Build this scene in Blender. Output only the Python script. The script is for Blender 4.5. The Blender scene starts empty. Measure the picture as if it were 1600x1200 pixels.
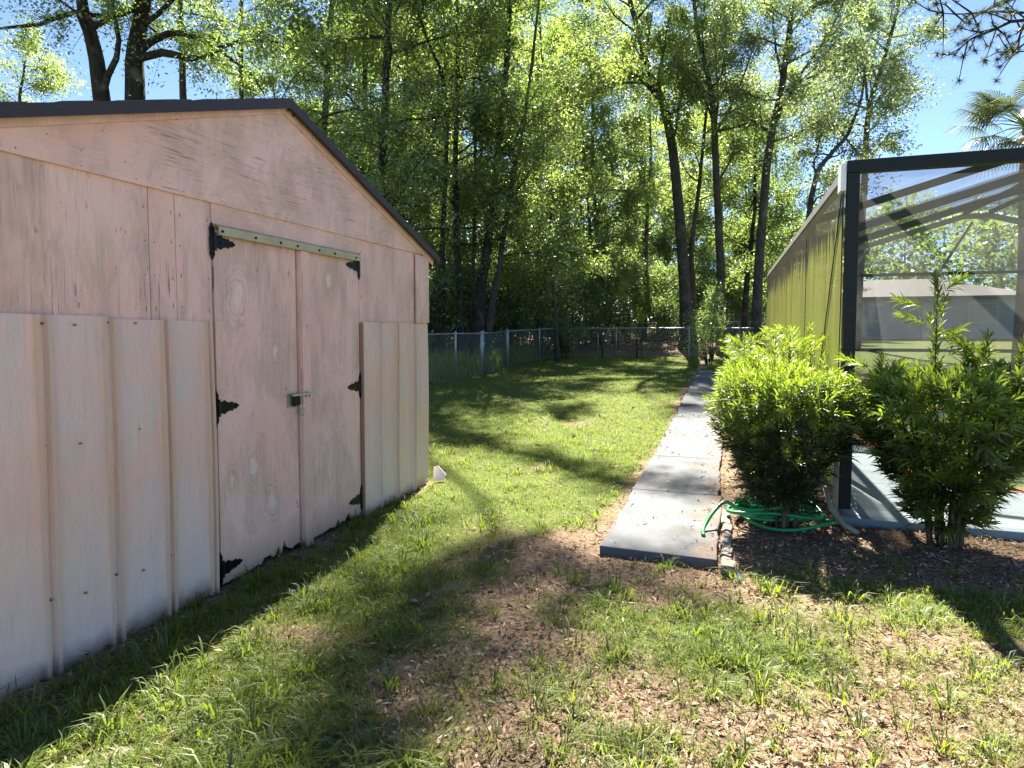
import bpy, math, random
import numpy as np
from mathutils import Vector

rng = np.random.default_rng(11)
random.seed(11)
scene = bpy.context.scene
C = scene.collection
R = math.radians

# ------------------------------------------------------------------ camera
F = 1000.0; CXp = 800.0; CYp = 570.0; HC = 1.5
PITCH = math.atan(54 / F); YAW = math.atan(335 / math.hypot(F, 54))
cam = bpy.data.cameras.new('camera'); camo = bpy.data.objects.new('camera', cam); C.objects.link(camo)
cam.sensor_width = 36.0; cam.lens = 36.0 * F / 1600.0
cam.shift_y = -30.0 / 1600.0
cam.clip_start = 0.05; cam.clip_end = 3000
camo.location = (0, 0, HC)
camo.rotation_euler = (math.pi / 2 - PITCH, 0, YAW)
scene.camera = camo

# ------------------------------------------------------------------ sky, sun, exposure
SUN = Vector((-0.15, 0.80, 1.0)).normalized()          # direction towards the sun
w = bpy.data.worlds.new('World'); scene.world = w; w.use_nodes = True
wn = w.node_tree; wn.nodes.clear()
sky = wn.nodes.new('ShaderNodeTexSky'); sky.sky_type = 'NISHITA'; sky.sun_disc = False
sky.sun_elevation = math.asin(SUN.z); sky.sun_rotation = math.atan2(SUN.x, SUN.y)
sky.air_density = 0.5; sky.dust_density = 0.0; sky.ozone_density = 3.5
bg = wn.nodes.new('ShaderNodeBackground'); bg.inputs[1].default_value = 0.063
wo = wn.nodes.new('ShaderNodeOutputWorld')
wn.links.new(sky.outputs[0], bg.inputs[0]); wn.links.new(bg.outputs[0], wo.inputs[0])
sl = bpy.data.lights.new('sun', 'SUN'); sl.energy = 5.0; sl.angle = R(0.53); sl.color = (1.0, 0.95, 0.86)
so = bpy.data.objects.new('sun', sl); C.objects.link(so)
so.rotation_euler = SUN.to_track_quat('Z', 'Y').to_euler(); so.location = (-8, 40, 50)
vs = scene.view_settings
vs.view_transform = 'Standard'; vs.look = 'None'; vs.gamma = 1.0; vs.use_curve_mapping = False
vs.exposure = 2.55
vs.use_white_balance = True; vs.white_balance_temperature = 7000; vs.white_balance_tint = 10
cy = scene.cycles
cy.use_denoising = True
cy.max_bounces = 8; cy.diffuse_bounces = 4; cy.glossy_bounces = 2; cy.transmission_bounces = 6; cy.transparent_max_bounces = 16
cy.caustics_reflective = False; cy.caustics_refractive = False
cy.sample_clamp_indirect = 6.0

# ------------------------------------------------------------------ helpers
FW = np.array([-math.sin(YAW) * math.cos(PITCH), math.cos(YAW) * math.cos(PITCH), -math.sin(PITCH)])
RT = np.array([math.cos(YAW), math.sin(YAW), 0.0]); UP = np.cross(RT, FW)
def at(px, py, Y):
    """world point seen at photograph pixel (px, py) standing at distance Y down the yard"""
    d = FW + RT * (px - CXp) / F + UP * (CYp - py) / F
    t = Y / d[1]
    return np.array([d[0] * t, Y, HC + d[2] * t])

def hash2(i, j, s):
    n = (i * 374761393 + j * 668265263 + s * 974711) & 0x7fffffff
    n = ((n ^ (n >> 13)) * 1274126177) & 0x7fffffff
    return ((n ^ (n >> 16)) & 0xffff) / 65535.0
def vnoise(x, y, s=0):
    x = np.asarray(x, float); y = np.asarray(y, float)
    i = np.floor(x).astype(np.int64); j = np.floor(y).astype(np.int64)
    u = x - i; v = y - j; u = u * u * (3 - 2 * u); v = v * v * (3 - 2 * v)
    a = hash2(i, j, s); b = hash2(i + 1, j, s); c = hash2(i, j + 1, s); d = hash2(i + 1, j + 1, s)
    return (a * (1 - u) + b * u) * (1 - v) + (c * (1 - u) + d * u) * v
def fbm(x, y, s=0, o=3):
    r = 0; a = .5; t = 0
    for k in range(o):
        r = r + a * vnoise(np.asarray(x) * 2 ** k, np.asarray(y) * 2 ** k, s + k * 7); t += a; a *= .5
    return r / t
def sstep(a, b, x):
    t = np.clip((np.asarray(x, float) - a) / (b - a), 0, 1); return t * t * (3 - 2 * t)

def ter(x, y):
    """height of the ground"""
    x = np.asarray(x, float); y = np.asarray(y, float)
    z = .2 * sstep(9, 17, y) + .022 * np.clip(y - 19, 0, 60) + .02 * np.clip(y - 27, 0, 50)
    z = z + (.05 * (fbm(x * .6, y * .6, 3) - .5) + .025 * (fbm(x * 2.3, y * 2.3, 5) - .5)) * sstep(1.2, 2.4, np.hypot(np.maximum(0, np.abs(x + 2.75) - 0.0), 1.2))
    z = z + .45 * np.exp(-((y - 30.6) / 1.4) ** 2) * np.exp(-((x + 2.8) / 4.6) ** 4) * (.45 + .75 * fbm(x * 1.3, y * 1.3, 9))
    flat = ((x > -.95) & (x < 10) & (y > 3.9) & (y < 16.5)) | ((x < -2.6) & (x > -7) & (y > 1) & (y < 6))
    return np.where(flat, np.minimum(z, .02 + .2 * sstep(9, 17, y)), z)

def link(name, me, mat=None, parent=None, loc=None):
    o = bpy.data.objects.new(name, me); C.objects.link(o)
    if mat is not None:
        for m in (mat if isinstance(mat, (list, tuple)) else [mat]): me.materials.append(m)
    if parent: o.parent = parent
    if loc is not None: o.location = loc
    return o
def tag(o, label=None, cat=None, group=None, kind=None):
    if label: o['label'] = label
    if cat: o['category'] = cat
    if group: o['group'] = group
    if kind: o['kind'] = kind
    return o
def empty(name, loc, label, cat, group=None):
    o = bpy.data.objects.new(name, None); C.objects.link(o); o.location = tuple(loc); o.empty_display_size = .2
    return tag(o, label, cat, group)
def copy_tree(o, parent=None):
    c = o.copy(); C.objects.link(c); c.parent = parent
    for ch in list(o.children): copy_tree(ch, c)
    return c

def np_mesh(name, V, faces, attr=None, smooth=False):
    """V: (n,3); faces: list of (m,k) int arrays; attr: per-vertex float 'var'"""
    me = bpy.data.meshes.new(name)
    V = np.asarray(V, np.float32)
    me.vertices.add(len(V)); me.vertices.foreach_set('co', V.ravel())
    idx = np.concatenate([f.ravel() for f in faces]).astype(np.int32)
    tot = np.concatenate([np.full(len(f), f.shape[1]) for f in faces]).astype(np.int32)
    st = np.concatenate([[0], np.cumsum(tot)[:-1]]).astype(np.int32)
    me.loops.add(len(idx)); me.loops.foreach_set('vertex_index', idx)
    me.polygons.add(len(tot)); me.polygons.foreach_set('loop_start', st); me.polygons.foreach_set('loop_total', tot)
    if smooth: me.polygons.foreach_set('use_smooth', np.ones(len(tot), bool))
    if attr is not None:
        a = me.attributes.new('var', 'FLOAT', 'POINT'); a.data.foreach_set('value', np.asarray(attr, np.float32))
    me.update(calc_edges=True)
    return me

class MB:
    def __init__(s): s.v = []; s.f = []
    def box(s, x0, x1, y0, y1, z0, z1):
        b = len(s.v)
        s.v += [(x, y, z) for z in (z0, z1) for y in (y0, y1) for x in (x0, x1)]
        s.f += [tuple(b + i for i in q) for q in ((0, 2, 3, 1), (4, 5, 7, 6), (0, 1, 5, 4), (2, 6, 7, 3), (0, 4, 6, 2), (1, 3, 7, 5))]
        return s
    def beam(s, p, q, wdt, h, up=(0, 0, 1)):
        p = Vector(p); q = Vector(q); d = (q - p).normalized(); u = Vector(up)
        sx = d.cross(u)
        if sx.length < 1e-4: sx = d.cross(Vector((0, 1, 0)))
        sx.normalize(); uu = sx.cross(d).normalized()
        b = len(s.v)
        for e in (p, q):
            for a, c in ((-1, -1), (1, -1), (1, 1), (-1, 1)):
                s.v.append(tuple(e + sx * a * wdt / 2 + uu * c * h / 2))
        s.f += [tuple(b + i for i in q4) for q4 in ((0, 1, 2, 3), (7, 6, 5, 4), (0, 4, 5, 1), (1, 5, 6, 2), (2, 6, 7, 3), (3, 7, 4, 0))]
        return s
    def tube(s, pts, rad, n=8, cap=True):
        pts = [Vector(p) for p in pts]; m = len(pts)
        if not hasattr(rad, '__len__'): rad = [rad] * m
        b = len(s.v); prev = None
        for i, p in enumerate(pts):
            d = (pts[min(i + 1, m - 1)] - pts[max(i - 1, 0)])
            d = d.normalized() if d.length > 1e-9 else Vector((0, 0, 1))
            if prev is None:
                a = d.orthogonal().normalized()
            else:
                a = prev - d * prev.dot(d); a = a.normalized() if a.length > 1e-6 else d.orthogonal().normalized()
            prev = a; c = d.cross(a)
            for k in range(n):
                t = 2 * math.pi * k / n
                s.v.append(tuple(p + (a * math.cos(t) + c * math.sin(t)) * rad[i]))
        for i in range(m - 1):
            for k in range(n):
                k2 = (k + 1) % n
                s.f.append((b + i * n + k, b + i * n + k2, b + (i + 1) * n + k2, b + (i + 1) * n + k))
        if cap:
            s.f.append(tuple(b + k for k in range(n - 1, -1, -1)))
            s.f.append(tuple(b + (m - 1) * n + k for k in range(n)))
        return s
    def prism(s, poly, axis, a, b2):
        """poly of 2-D points extruded along axis x ('x': poly=(y,z)), 'y': (x,z), 'z': (x,y)"""
        b = len(s.v); n = len(poly)
        for t in (a, b2):
            for (p, q) in poly:
                s.v.append({'x': (t, p, q), 'y': (p, t, q), 'z': (p, q, t)}[axis])
        s.f.append(tuple(b + i for i in range(n))); s.f.append(tuple(b + n + i for i in range(n - 1, -1, -1)))
        for i in range(n):
            j = (i + 1) % n; s.f.append((b + i, b + n + i, b + n + j, b + j))
        return s
    def poly(s, pts):
        b = len(s.v); s.v += [tuple(p) for p in pts]; s.f.append(tuple(range(b, b + len(pts)))); return s
    def build(s, name, mat, parent=None, smooth=False, bevel=0, loc=None):
        me = bpy.data.meshes.new(name); me.from_pydata(s.v, [], s.f)
        import bmesh
        bm = bmesh.new(); bm.from_mesh(me); bmesh.ops.recalc_face_normals(bm, faces=bm.faces); bm.to_mesh(me); bm.free()
        if smooth: me.polygons.foreach_set('use_smooth', np.ones(len(me.polygons), bool))
        me.update()
        o = link(name, me, mat, parent, loc)
        if bevel:
            md = o.modifiers.new('bevel', 'BEVEL'); md.width = bevel; md.segments = 2; md.limit_method = 'ANGLE'
        return o

# ------------------------------------------------------------------ materials
class NT:
    def __init__(s, name):
        s.m = bpy.data.materials.new(name); s.m.use_nodes = True; s.t = s.m.node_tree; s.t.nodes.clear()
        s.out = s.n('ShaderNodeOutputMaterial')
    def n(s, t, **kw):
        nd = s.t.nodes.new(t)
        for k, v in kw.items():
            if isinstance(k, str) and k.startswith('i_'): nd.inputs[k[2:].replace('_', ' ')].default_value = v
            else: setattr(nd, k, v)
        return nd
    def l(s, a, b): s.t.links.new(a, b)
    def coord(s, scale=(1, 1, 1), out='Object', loc=(0, 0, 0), rot=(0, 0, 0)):
        tc = s.n('ShaderNodeTexCoord'); mp = s.n('ShaderNodeMapping')
        mp.inputs['Scale'].default_value = scale; mp.inputs['Location'].default_value = loc; mp.inputs['Rotation'].default_value = rot
        s.l(tc.outputs[out], mp.inputs[0]); return mp.outputs[0]
    def noise(s, vec, scale=5, detail=4, rough=.55, dist=0):
        n = s.n('ShaderNodeTexNoise'); n.inputs['Scale'].default_value = scale; n.inputs['Detail'].default_value = detail
        n.inputs['Roughness'].default_value = rough; n.inputs['Distortion'].default_value = dist
        if vec is not None: s.l(vec, n.inputs['Vector'])
        return n.outputs['Fac']
    def ramp(s, fac, stops, interp='LINEAR'):
        r = s.n('ShaderNodeValToRGB'); cr = r.color_ramp; cr.interpolation = interp
        while len(cr.elements) < len(stops): cr.elements.new(.5)
        for e, (p, c) in zip(cr.elements, stops):
            e.position = p; e.color = (c, c, c, 1) if not hasattr(c, '__len__') else (*c, 1)
        s.l(fac, r.inputs[0]); return r.outputs[0]
    def mix(s, fac, a, b, mode='MIX'):
        m = s.n('ShaderNodeMix', data_type='RGBA', blend_type=mode)
        for sock, val in ((m.inputs[0], fac), (m.inputs[6], a), (m.inputs[7], b)):
            if hasattr(val, 'is_linked') or hasattr(val, 'links'): s.l(val, sock)
            elif hasattr(val, '__len__'): sock.default_value = (*val, 1)
            else: sock.default_value = val
        return m.outputs[2]
    def math(s, op, a, b=0.0, c=None):
        m = s.n('ShaderNodeMath', operation=op)
        for i, v in enumerate((a, b) if c is None else (a, b, c)):
            if hasattr(v, 'links'): s.l(v, m.inputs[i])
            else: m.inputs[i].default_value = v
        return m.outputs[0]
    def attr(s, name='var'):
        a = s.n('ShaderNodeAttribute'); a.attribute_name = name; return a.outputs['Fac']
    def bump(s, h, strength=.4, dist=.01):
        b = s.n('ShaderNodeBump'); b.inputs['Strength'].default_value = strength; b.inputs['Distance'].default_value = dist
        s.l(h, b.inputs['Height']); return b.outputs[0]
    def bsdf(s, col, rough=.7, metal=0.0, normal=None, spec=.5):
        b = s.n('ShaderNodeBsdfPrincipled')
        for sock, v in ((b.inputs['Base Color'], col), (b.inputs['Roughness'], rough), (b.inputs['Metallic'], metal)):
            if hasattr(v, 'links'): s.l(v, sock)
            elif hasattr(v, '__len__'): sock.default_value = (*v, 1)
            else: sock.default_value = v
        b.inputs['Specular IOR Level'].default_value = spec
        if normal is not None: s.l(normal, b.inputs['Normal'])
        return b.outputs[0]
    def done(s, sh):
        s.l(sh, s.out.inputs['Surface']); return s.m

def plain(name, col, rough=.6, metal=0.0, var=.25, scale=12, spec=.5, bump=.15):
    m = NT(name); v = m.coord(); f = m.noise(v, scale, 5, .6)
    c = m.mix(f, [x * (1 - var) for x in col], [min(1, x * (1 + var)) for x in col])
    return m.done(m.bsdf(c, rough, metal, m.bump(m.noise(v, scale * 6, 3), bump, .004), spec))

def plywood(name, horizontal=False, knots=(), seed=0.0, stain=1.0):
    """weathered pink-painted plywood in the Y-Z plane"""
    m = NT(name)
    g = (1, 1.6, 26) if horizontal else (1, 26, 1.6)
    v = m.coord(g, loc=(seed, seed * 1.7, seed * .6)); v1 = m.coord((1, 1, 1), loc=(seed, seed, seed))
    slow = (1, 1.6, 1.4) if horizontal else (1, 2.6, .9)
    v2 = m.coord(slow, loc=(seed * 2, seed, 3))
    grain = m.noise(v, 2.6, 6, .62, .35)
    fine = m.noise(v, 11, 4, .6, .2)
    blot = m.noise(v2, 1.6, 5, .6, .6)
    big = m.noise(v1, 1.1, 4, .6)
    base = m.mix(m.ramp(big, [(.35, 0), (.65, 1)]), (.87, .50, .405), (.88, .57, .475))
    base = m.mix(m.math('MULTIPLY', m.ramp(blot, [(.43, 0), (.60, 1)]), .90 * stain), base, (.58, .38, .29))
    base = m.mix(m.math('MULTIPLY', m.ramp(grain, [(.42, 0), (.68, 1)]), .40), base, (.90, .66, .55))
    base = m.mix(m.math('MULTIPLY', m.ramp(fine, [(.50, 0), (.74, 1)]), .38), base, (.58, .37, .255))
    # hairline cracks: only in some weathered areas
    ck = m.noise(m.coord((1, 4.0, 150) if horizontal else (1, 140, 2.6), loc=(seed, 1, 2)), 1.0, 3, .6, .25)
    area = m.ramp(m.noise(m.coord((1, 1.5, 1.5), loc=(7 + seed, 3, 1)), 1.4, 3, .6), [(.44, 0), (.60, 1)])
    crack = m.math('MULTIPLY', m.ramp(ck, [(.62, 0), (.66, 1)]), area)
    base = m.mix(m.math('MULTIPLY', crack, .62), base, (.10, .065, .05))
    # flaked bare spots
    fl = m.ramp(m.noise(m.coord((1, 9, 22) if horizontal else (1, 22, 7), loc=(seed, 4, 9)), 1.3, 4, .7), [(.65, 0), (.70, 1)])
    base = m.mix(m.math('MULTIPLY', fl, .6), base, (.20, .13, .10))
    sz_ = m.n('ShaderNodeSeparateXYZ'); tz_ = m.n('ShaderNodeTexCoord'); m.l(tz_.outputs['Object'], sz_.inputs[0])
    spl = m.ramp(m.math('ADD', sz_.outputs[2], m.math('MULTIPLY', m.math('SUBTRACT', blot, .5), .5)), [(.02, 1), (.22, 0)])
    base = m.mix(m.math('MULTIPLY', spl, .6), base, (.27, .19, .135))
    # grey mildew bloom, drifting downwards
    mil = m.ramp(m.noise(m.coord((1, 2.2, .8), loc=(3 + seed, 8, 2)), 2.2, 6, .72, .9), [(.52, 0), (.68, 1)])
    base = m.mix(m.math('MULTIPLY', mil, .6 * stain), base, (.44, .335, .29))
    h = m.math('SUBTRACT', m.math('ADD', m.math('MULTIPLY', grain, .5), m.math('MULTIPLY', fine, .35)), m.math('MULTIPLY', crack, 1.0))
    for (ky, kz, r) in knots:
        tc = m.n('ShaderNodeTexCoord'); sp = m.n('ShaderNodeSeparateXYZ'); m.l(tc.outputs['Object'], sp.inputs[0])
        dy = m.math('MULTIPLY', m.math('SUBTRACT', sp.outputs[1], ky), 1.75)
        dz = m.math('SUBTRACT', sp.outputs[2], kz)
        wob = m.math('MULTIPLY', m.math('SUBTRACT', m.noise(v1, 14, 2), .5), r * .9)
        d = m.math('ADD', m.math('SQRT', m.math('ADD', m.math('MULTIPLY', dy, dy), m.math('MULTIPLY', dz, dz))), wob)
        core = m.ramp(m.math('DIVIDE', d, r), [(.36, 1), (.46, 0)])
        ring = m.math('MULTIPLY', m.ramp(m.math('SINE', m.math('MULTIPLY', d, 6.28 * 3.4 / r)), [(.35, 0), (.95, 1)]), m.ramp(m.math('DIVIDE', d, r * 1.5), [(.3, 1), (1, 0)]))
        base = m.mix(m.math('MULTIPLY', ring, .45), base, (.30, .20, .155))
        base = m.mix(m.math('MULTIPLY', core, .7), base, (.88, .66, .56))
    return m.done(m.bsdf(base, .82, 0, m.bump(h, .55, .004), .25))

XWALL = -2.758
def metal_sheet():
    m = NT('painted_sheet_metal')
    v = m.coord((1, 7, 1.0)); v1 = m.coord()
    a = m.noise(v, 1.3, 5, .6, .5); b = m.noise(v1, 2.0, 4, .6); c = m.noise(m.coord((1, 40, 2.5)), 1.4, 4, .6)
    base = m.mix(m.ramp(a, [(.35, 0), (.66, 1)]), (.82, .555, .465), (.67, .53, .48))
    base = m.mix(m.math('MULTIPLY', m.ramp(b, [(.44, 0), (.60, 1)]), .75), base, (.80, .51, .40))
    base = m.mix(m.math('MULTIPLY', m.ramp(c, [(.50, 0), (.76, 1)]), .5), base, (.56, .44, .385))
    # chalky, washed-out skirt with soil splash just above the ground
    sp = m.n('ShaderNodeSeparateXYZ'); tc = m.n('ShaderNodeTexCoord'); m.l(tc.outputs['Object'], sp.inputs[0])
    zz = m.math('ADD', sp.outputs[2], m.math('MULTIPLY', m.math('SUBTRACT', b, .5), .35))
    base = m.mix(m.math('MULTIPLY', m.ramp(zz, [(.25, 1), (.75, 0)]), .5), base, (.76, .645, .575))
    base = m.mix(m.math('MULTIPLY', m.ramp(zz, [(.0, 1), (.11, 0)]), .8), base, (.20, .15, .11))
    ribx = m.ramp(m.math('ADD', m.math('SUBTRACT', sp.outputs[0], XWALL + .018), m.math('MULTIPLY', m.math('SUBTRACT', c, .5), .012)), [(.004, 0), (.014, 1)])
    base = m.mix(m.math('MULTIPLY', ribx, .75), base, (.62, .42, .295))
    return m.done(m.bsdf(base, m.ramp(a, [(.3, .42), (.7, .62)]), 0, m.bump(m.math('ADD', m.noise(v1, 3.5, 3), m.math('MULTIPLY', m.noise(m.coord((1, 4, 1.2)), 4, 4, .6), .5)), .7, .022), .4))

def concrete():
    m = NT('path_concrete'); v = m.coord()
    a = m.noise(v, 1.3, 5, .65, .3); b = m.noise(v, 28, 4, .7); c = m.noise(m.coord(loc=(5, 2, 0)), 2.1, 5, .7, .5)
    base = m.mix(a, (.075, .084, .096), (.13, .143, .158))
    base = m.mix(m.math('MULTIPLY', m.ramp(b, [(.45, 0), (.75, 1)]), .45), base, (.08, .085, .09))
    base = m.mix(m.math('MULTIPLY', m.ramp(c, [(.54, 0), (.68, 1)]), .6), base, (.085, .072, .06))
    sp = m.n('ShaderNodeSeparateXYZ'); tc = m.n('ShaderNodeTexCoord'); m.l(tc.outputs['Object'], sp.inputs[0])
    e2 = m.math('MULTIPLY', m.ramp(m.math('ADD', sp.outputs[0], m.math('MULTIPLY', m.math('SUBTRACT', c, .5), .5)), [(.58, 0), (.74, 1)]), .8)
    base = m.mix(m.math('MULTIPLY', e2, m.ramp(m.noise(v, 5, 4, .7), [(.4, 0), (.62, 1)])), base, (.19, .115, .07))
    return m.done(m.bsdf(base, .88, 0, m.bump(b, .5, .004), .25))

def ground_mat():
    m = NT('lawn_soil'); v = m.coord(); g = m.attr('var')
    a = m.noise(v, 2.2, 6, .65, .4); b = m.noise(v, 30, 5, .7); c = m.noise(v, 90, 3, .7)
    soil = m.mix(m.ramp(a, [(.35, 0), (.65, 1)]), (.17, .12, .08), (.29, .215, .155))
    soil = m.mix(m.ramp(b, [(.42, 0), (.62, 1)]), soil, (.09, .06, .04))
    soil = m.mix(m.math('MULTIPLY', m.ramp(c, [(.55, 0), (.68, 1)]), .7), soil, (.32, .24, .17))
    turf = m.mix(m.ramp(b, [(.35, 0), (.7, 1)]), (.05, .07, .018), (.12, .155, .035))
    gf = m.ramp(m.math('ADD', g, m.math('MULTIPLY', m.math('SUBTRACT', a, .5), .5)), [(.38, 0), (.72, 1)])
    col = m.mix(gf, soil, turf)
    return m.done(m.bsdf(col, .95, 0, m.bump(m.math('ADD', b, m.math('MULTIPLY', c, .5)), .8, .02), .1))

def leafy(name, dark, light, trans, tfac=.5, gloss=.06, grough=.35, tdark=.7):
    """thin leaf: diffuse + translucent + a little sheen; 'var' picks the tone of each leaf"""
    m = NT(name); f = m.attr('var')
    col = m.mix(f, dark, light)
    tc = m.mix(f, [x * tdark for x in trans], trans)
    d = m.n('ShaderNodeBsdfDiffuse'); m.l(col, d.inputs[0])
    t = m.n('ShaderNodeBsdfTranslucent'); m.l(tc, t.inputs[0])
    g = m.n('ShaderNodeBsdfGlossy'); g.inputs['Roughness'].default_value = grough; g.inputs[0].default_value = (1, 1, 1, 1)
    x = m.n('ShaderNodeMixShader'); x.inputs[0].default_value = tfac; m.l(d.outputs[0], x.inputs[1]); m.l(t.outputs[0], x.inputs[2])
    y = m.n('ShaderNodeMixShader'); y.inputs[0].default_value = gloss; m.l(x.outputs[0], y.inputs[1]); m.l(g.outputs[0], y.inputs[2])
    return m.done(y.outputs[0])

def bark(name, c1, c2):
    m = NT(name); v = m.coord((9, 9, 1.6)); a = m.noise(v, 2.4, 6, .7, .4); b = m.noise(m.coord((1, 1, 1)), 1.5, 3)
    col = m.mix(m.ramp(a, [(.35, 0), (.68, 1)]), c1, c2)
    col = m.mix(m.math('MULTIPLY', m.ramp(b, [(.55, 0), (.7, 1)]), .5), col, (.17, .18, .14))
    return m.done(m.bsdf(col, .92, 0, m.bump(a, 1.0, .03), .15))

def screen(name, opac, col, algae=False):
    m = NT(name); v = m.coord()
    tr = m.n('ShaderNodeBsdfTransparent'); d = m.n('ShaderNodeBsdfDiffuse'); t = m.n('ShaderNodeBsdfTranslucent')
    a = m.noise(m.coord((1, 3.0, .35)), 1.6, 5, .65, .4); b = m.noise(m.coord((1, 1, 1)), 26, 3, .7)
    if algae:
        sp = m.n('ShaderNodeSeparateXYZ'); tc = m.n('ShaderNodeTexCoord'); m.l(tc.outputs['Object'], sp.inputs[0])
        st = m.noise(m.coord((1, 7.0, .25)), 1.3, 6, .7, .2)
        zz = m.math('ADD', sp.outputs[2], m.math('MULTIPLY', m.math('SUBTRACT', st, .5), 1.5))
        top = m.ramp(m.math('DIVIDE', zz, 3.2), [(.70, 0), (.725, 1)])
        c = m.mix(m.ramp(a, [(.35, 0), (.65, 1)]), (.34, .33, .11), (.52, .51, .16))
        c = m.mix(m.math('MULTIPLY', m.ramp(b, [(.45, 0), (.7, 1)]), .45), c, (.26, .25, .09))
        lo = m.ramp(m.math('DIVIDE', zz, 3.0), [(.33, 1), (.6, 0)])
        c = m.mix(m.math('MULTIPLY', lo, .8), c, (.44, .52, .09))
        c = m.mix(top, c, (.14, .13, .095))
        m.l(c, d.inputs[0]); m.l(c, t.inputs[0])
        fac = m.mix(top, (.95, .95, .95), (.80, .80, .80))
    else:
        c = m.mix(m.ramp(a, [(.4, 0), (.7, 1)]), col, [x * .6 for x in col]); m.l(c, d.inputs[0]); m.l(c, t.inputs[0])
        fac = m.ramp(a, [(.3, opac * .75), (.75, min(1, opac * 1.25))])
    x = m.n('ShaderNodeMixShader'); x.inputs[0].default_value = .5; m.l(d.outputs[0], x.inputs[1]); m.l(t.outputs[0], x.inputs[2])
    y = m.n('ShaderNodeMixShader'); m.l(fac, y.inputs[0]); m.l(tr.outputs[0], y.inputs[1]); m.l(x.outputs[0], y.inputs[2])
    return m.done(y.outputs[0])

def water():
    m = NT('pool_water_green'); v = m.coord((1, 1, 1)); n = m.noise(v, 5, 3, .5)
    col = m.mix(m.noise(v, 1.0, 3), (.10, .22, .012), (.15, .27, .03))
    return m.done(m.bsdf(col, .06, 0, m.bump(n, .08, .02), .5))

M = dict(
    ply_v=plywood('weathered_plywood_upright', False, (), 0.0),
    ply_v2=plywood('weathered_plywood_upright_b', False, (), 4.3, .7),
    ply_h=plywood('weathered_plywood_gable', True, (), 2.0, .8),
    door_l=plywood('door_plywood_left', False, ((3.36, .40, .15), (3.20, .66, .13), (3.02, .62, .09), (3.10, 1.70, .17), (3.42, 1.36, .10)), 7.7, .8),
    door_r=plywood('door_plywood_right', False, ((4.02, 1.86, .10), (4.17, 1.22, .07), (4.0, .45, .06)), 12.1, .8),
    board=plywood('painted_board', False, (), 16.4, .5),
    sheet=metal_sheet(),
    fascia=plain('fascia_brown', (.030, .019, .017), .55, 0, .3, 20),
    shingle=plain('roof_shingle_dark', (.075, .062, .055), .9, 0, .4, 25),
    iron=plain('black_iron', (.012, .012, .014), .38, .6, .4, 40),
    zinc=plain('galvanised_steel', (.48, .49, .48), .38, .85, .2, 18),
    brass=plain('flashing_angle', (.50, .42, .24), .5, .35, .4, 9),
    rawwood=plain('bare_lumber', (.33, .19, .115), .8, 0, .25, 15),
    dark=plain('shed_interior_shade', (.03, .025, .02), .9),  # near-black colour stands for the shade inside the shed
    concrete=concrete(), edging=plain('rough_edging', (.20, .18, .16), .9, 0, .45, 14, .2, .8),
    soil=ground_mat(),
    deck=plain('pool_deck_paint', (.19, .25, .285), .7, 0, .14, 5, .3),
    coping=plain('coping_brick_red', (.34, .085, .055), .75, 0, .35, 10, .3, .5),
    mortar=plain('coping_mortar', (.55, .48, .43), .9, 0, .2, 20),
    tile=plain('pool_tile_teal', (.12, .36, .33), .25, 0, .15, 8),
    water=water(),
    alu=plain('bronze_aluminium', (.006, .011, .010), .5, .0, .2, 8, .25, .03),
    alu_pale=plain('weathered_frame', (.30, .30, .28), .55, .3, .3, 8, .5, .1),
    white=plain('white_plastic', (.80, .80, .78), .4, 0, .08, 8),
    algae=screen('algae_screen', .95, (.2, .2, .03), True),
    scr=screen('insect_screen', .32, (.17, .18, .175)),
    scr_roof=screen('roof_screen_dirty', .84, (.022, .026, .013)),
    scr_hip=screen('roof_screen_grey', .42, (.07, .07, .065)),
    hose=plain('hose_green', (.005, .26, .085), .32, 0, .15, 30),
    pvc=plain('pvc_pipe', (.30, .27, .20), .6, 0, .25, 18),
    stucco=plain('stucco_blue_grey', (.22, .27, .31), .9, 0, .08, 6),
    hroof=plain('house_shingles', (.10, .10, .105), .9, 0, .2, 14),
    glass=plain('window_glass_dark', (.03, .04, .05), .1, 0, .2, 3),
    grass=leafy('grass_blades', (.065, .11, .016), (.15, .20, .034), (.31, .42, .035), .46, .03, .5),
    tallgrass=leafy('tall_grass_blades', (.09, .15, .02), (.18, .26, .03), (.40, .55, .04), .5, .05, .4),
    litter=None,
    leafA=leafy('leaf_yellow_green', (.06, .10, .026), (.135, .18, .05), (.40, .54, .11), .55, .07, .34),
    leafB=leafy('leaf_mid_green', (.040, .072, .020), (.085, .125, .034), (.30, .45, .085), .53, .07, .34),
    leafC=leafy('leaf_deep_green', (.024, .048, .016), (.055, .088, .026), (.25, .40, .07), .52, .07, .32),
    leafD=leafy('leaf_blue_green', (.05, .08, .034), (.12, .155, .062), (.36, .48, .15), .54, .07, .34),
    podo=leafy('podocarpus_leaf', (.012, .028, .009), (.13, .205, .028), (.36, .50, .04), .42, .04, .42, .08),  # near-black dark tone paints shade into the lower leaves
    palm=leafy('palm_leaf', (.03, .05, .022), (.085, .11, .05), (.13, .18, .05), .35, .10, .3),
    pine=leafy('pine_needles', (.02, .035, .015), (.05, .07, .03), (.10, .14, .04), .3, .05, .4),
    bark1=bark('bark_dark', (.014, .012, .010), (.055, .045, .036)),
    bark2=bark('bark_grey', (.028, .025, .021), (.105, .09, .073)),
    bark3=bark('bark_brown', (.05, .03, .02), (.17, .12, .085)),
)
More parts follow.
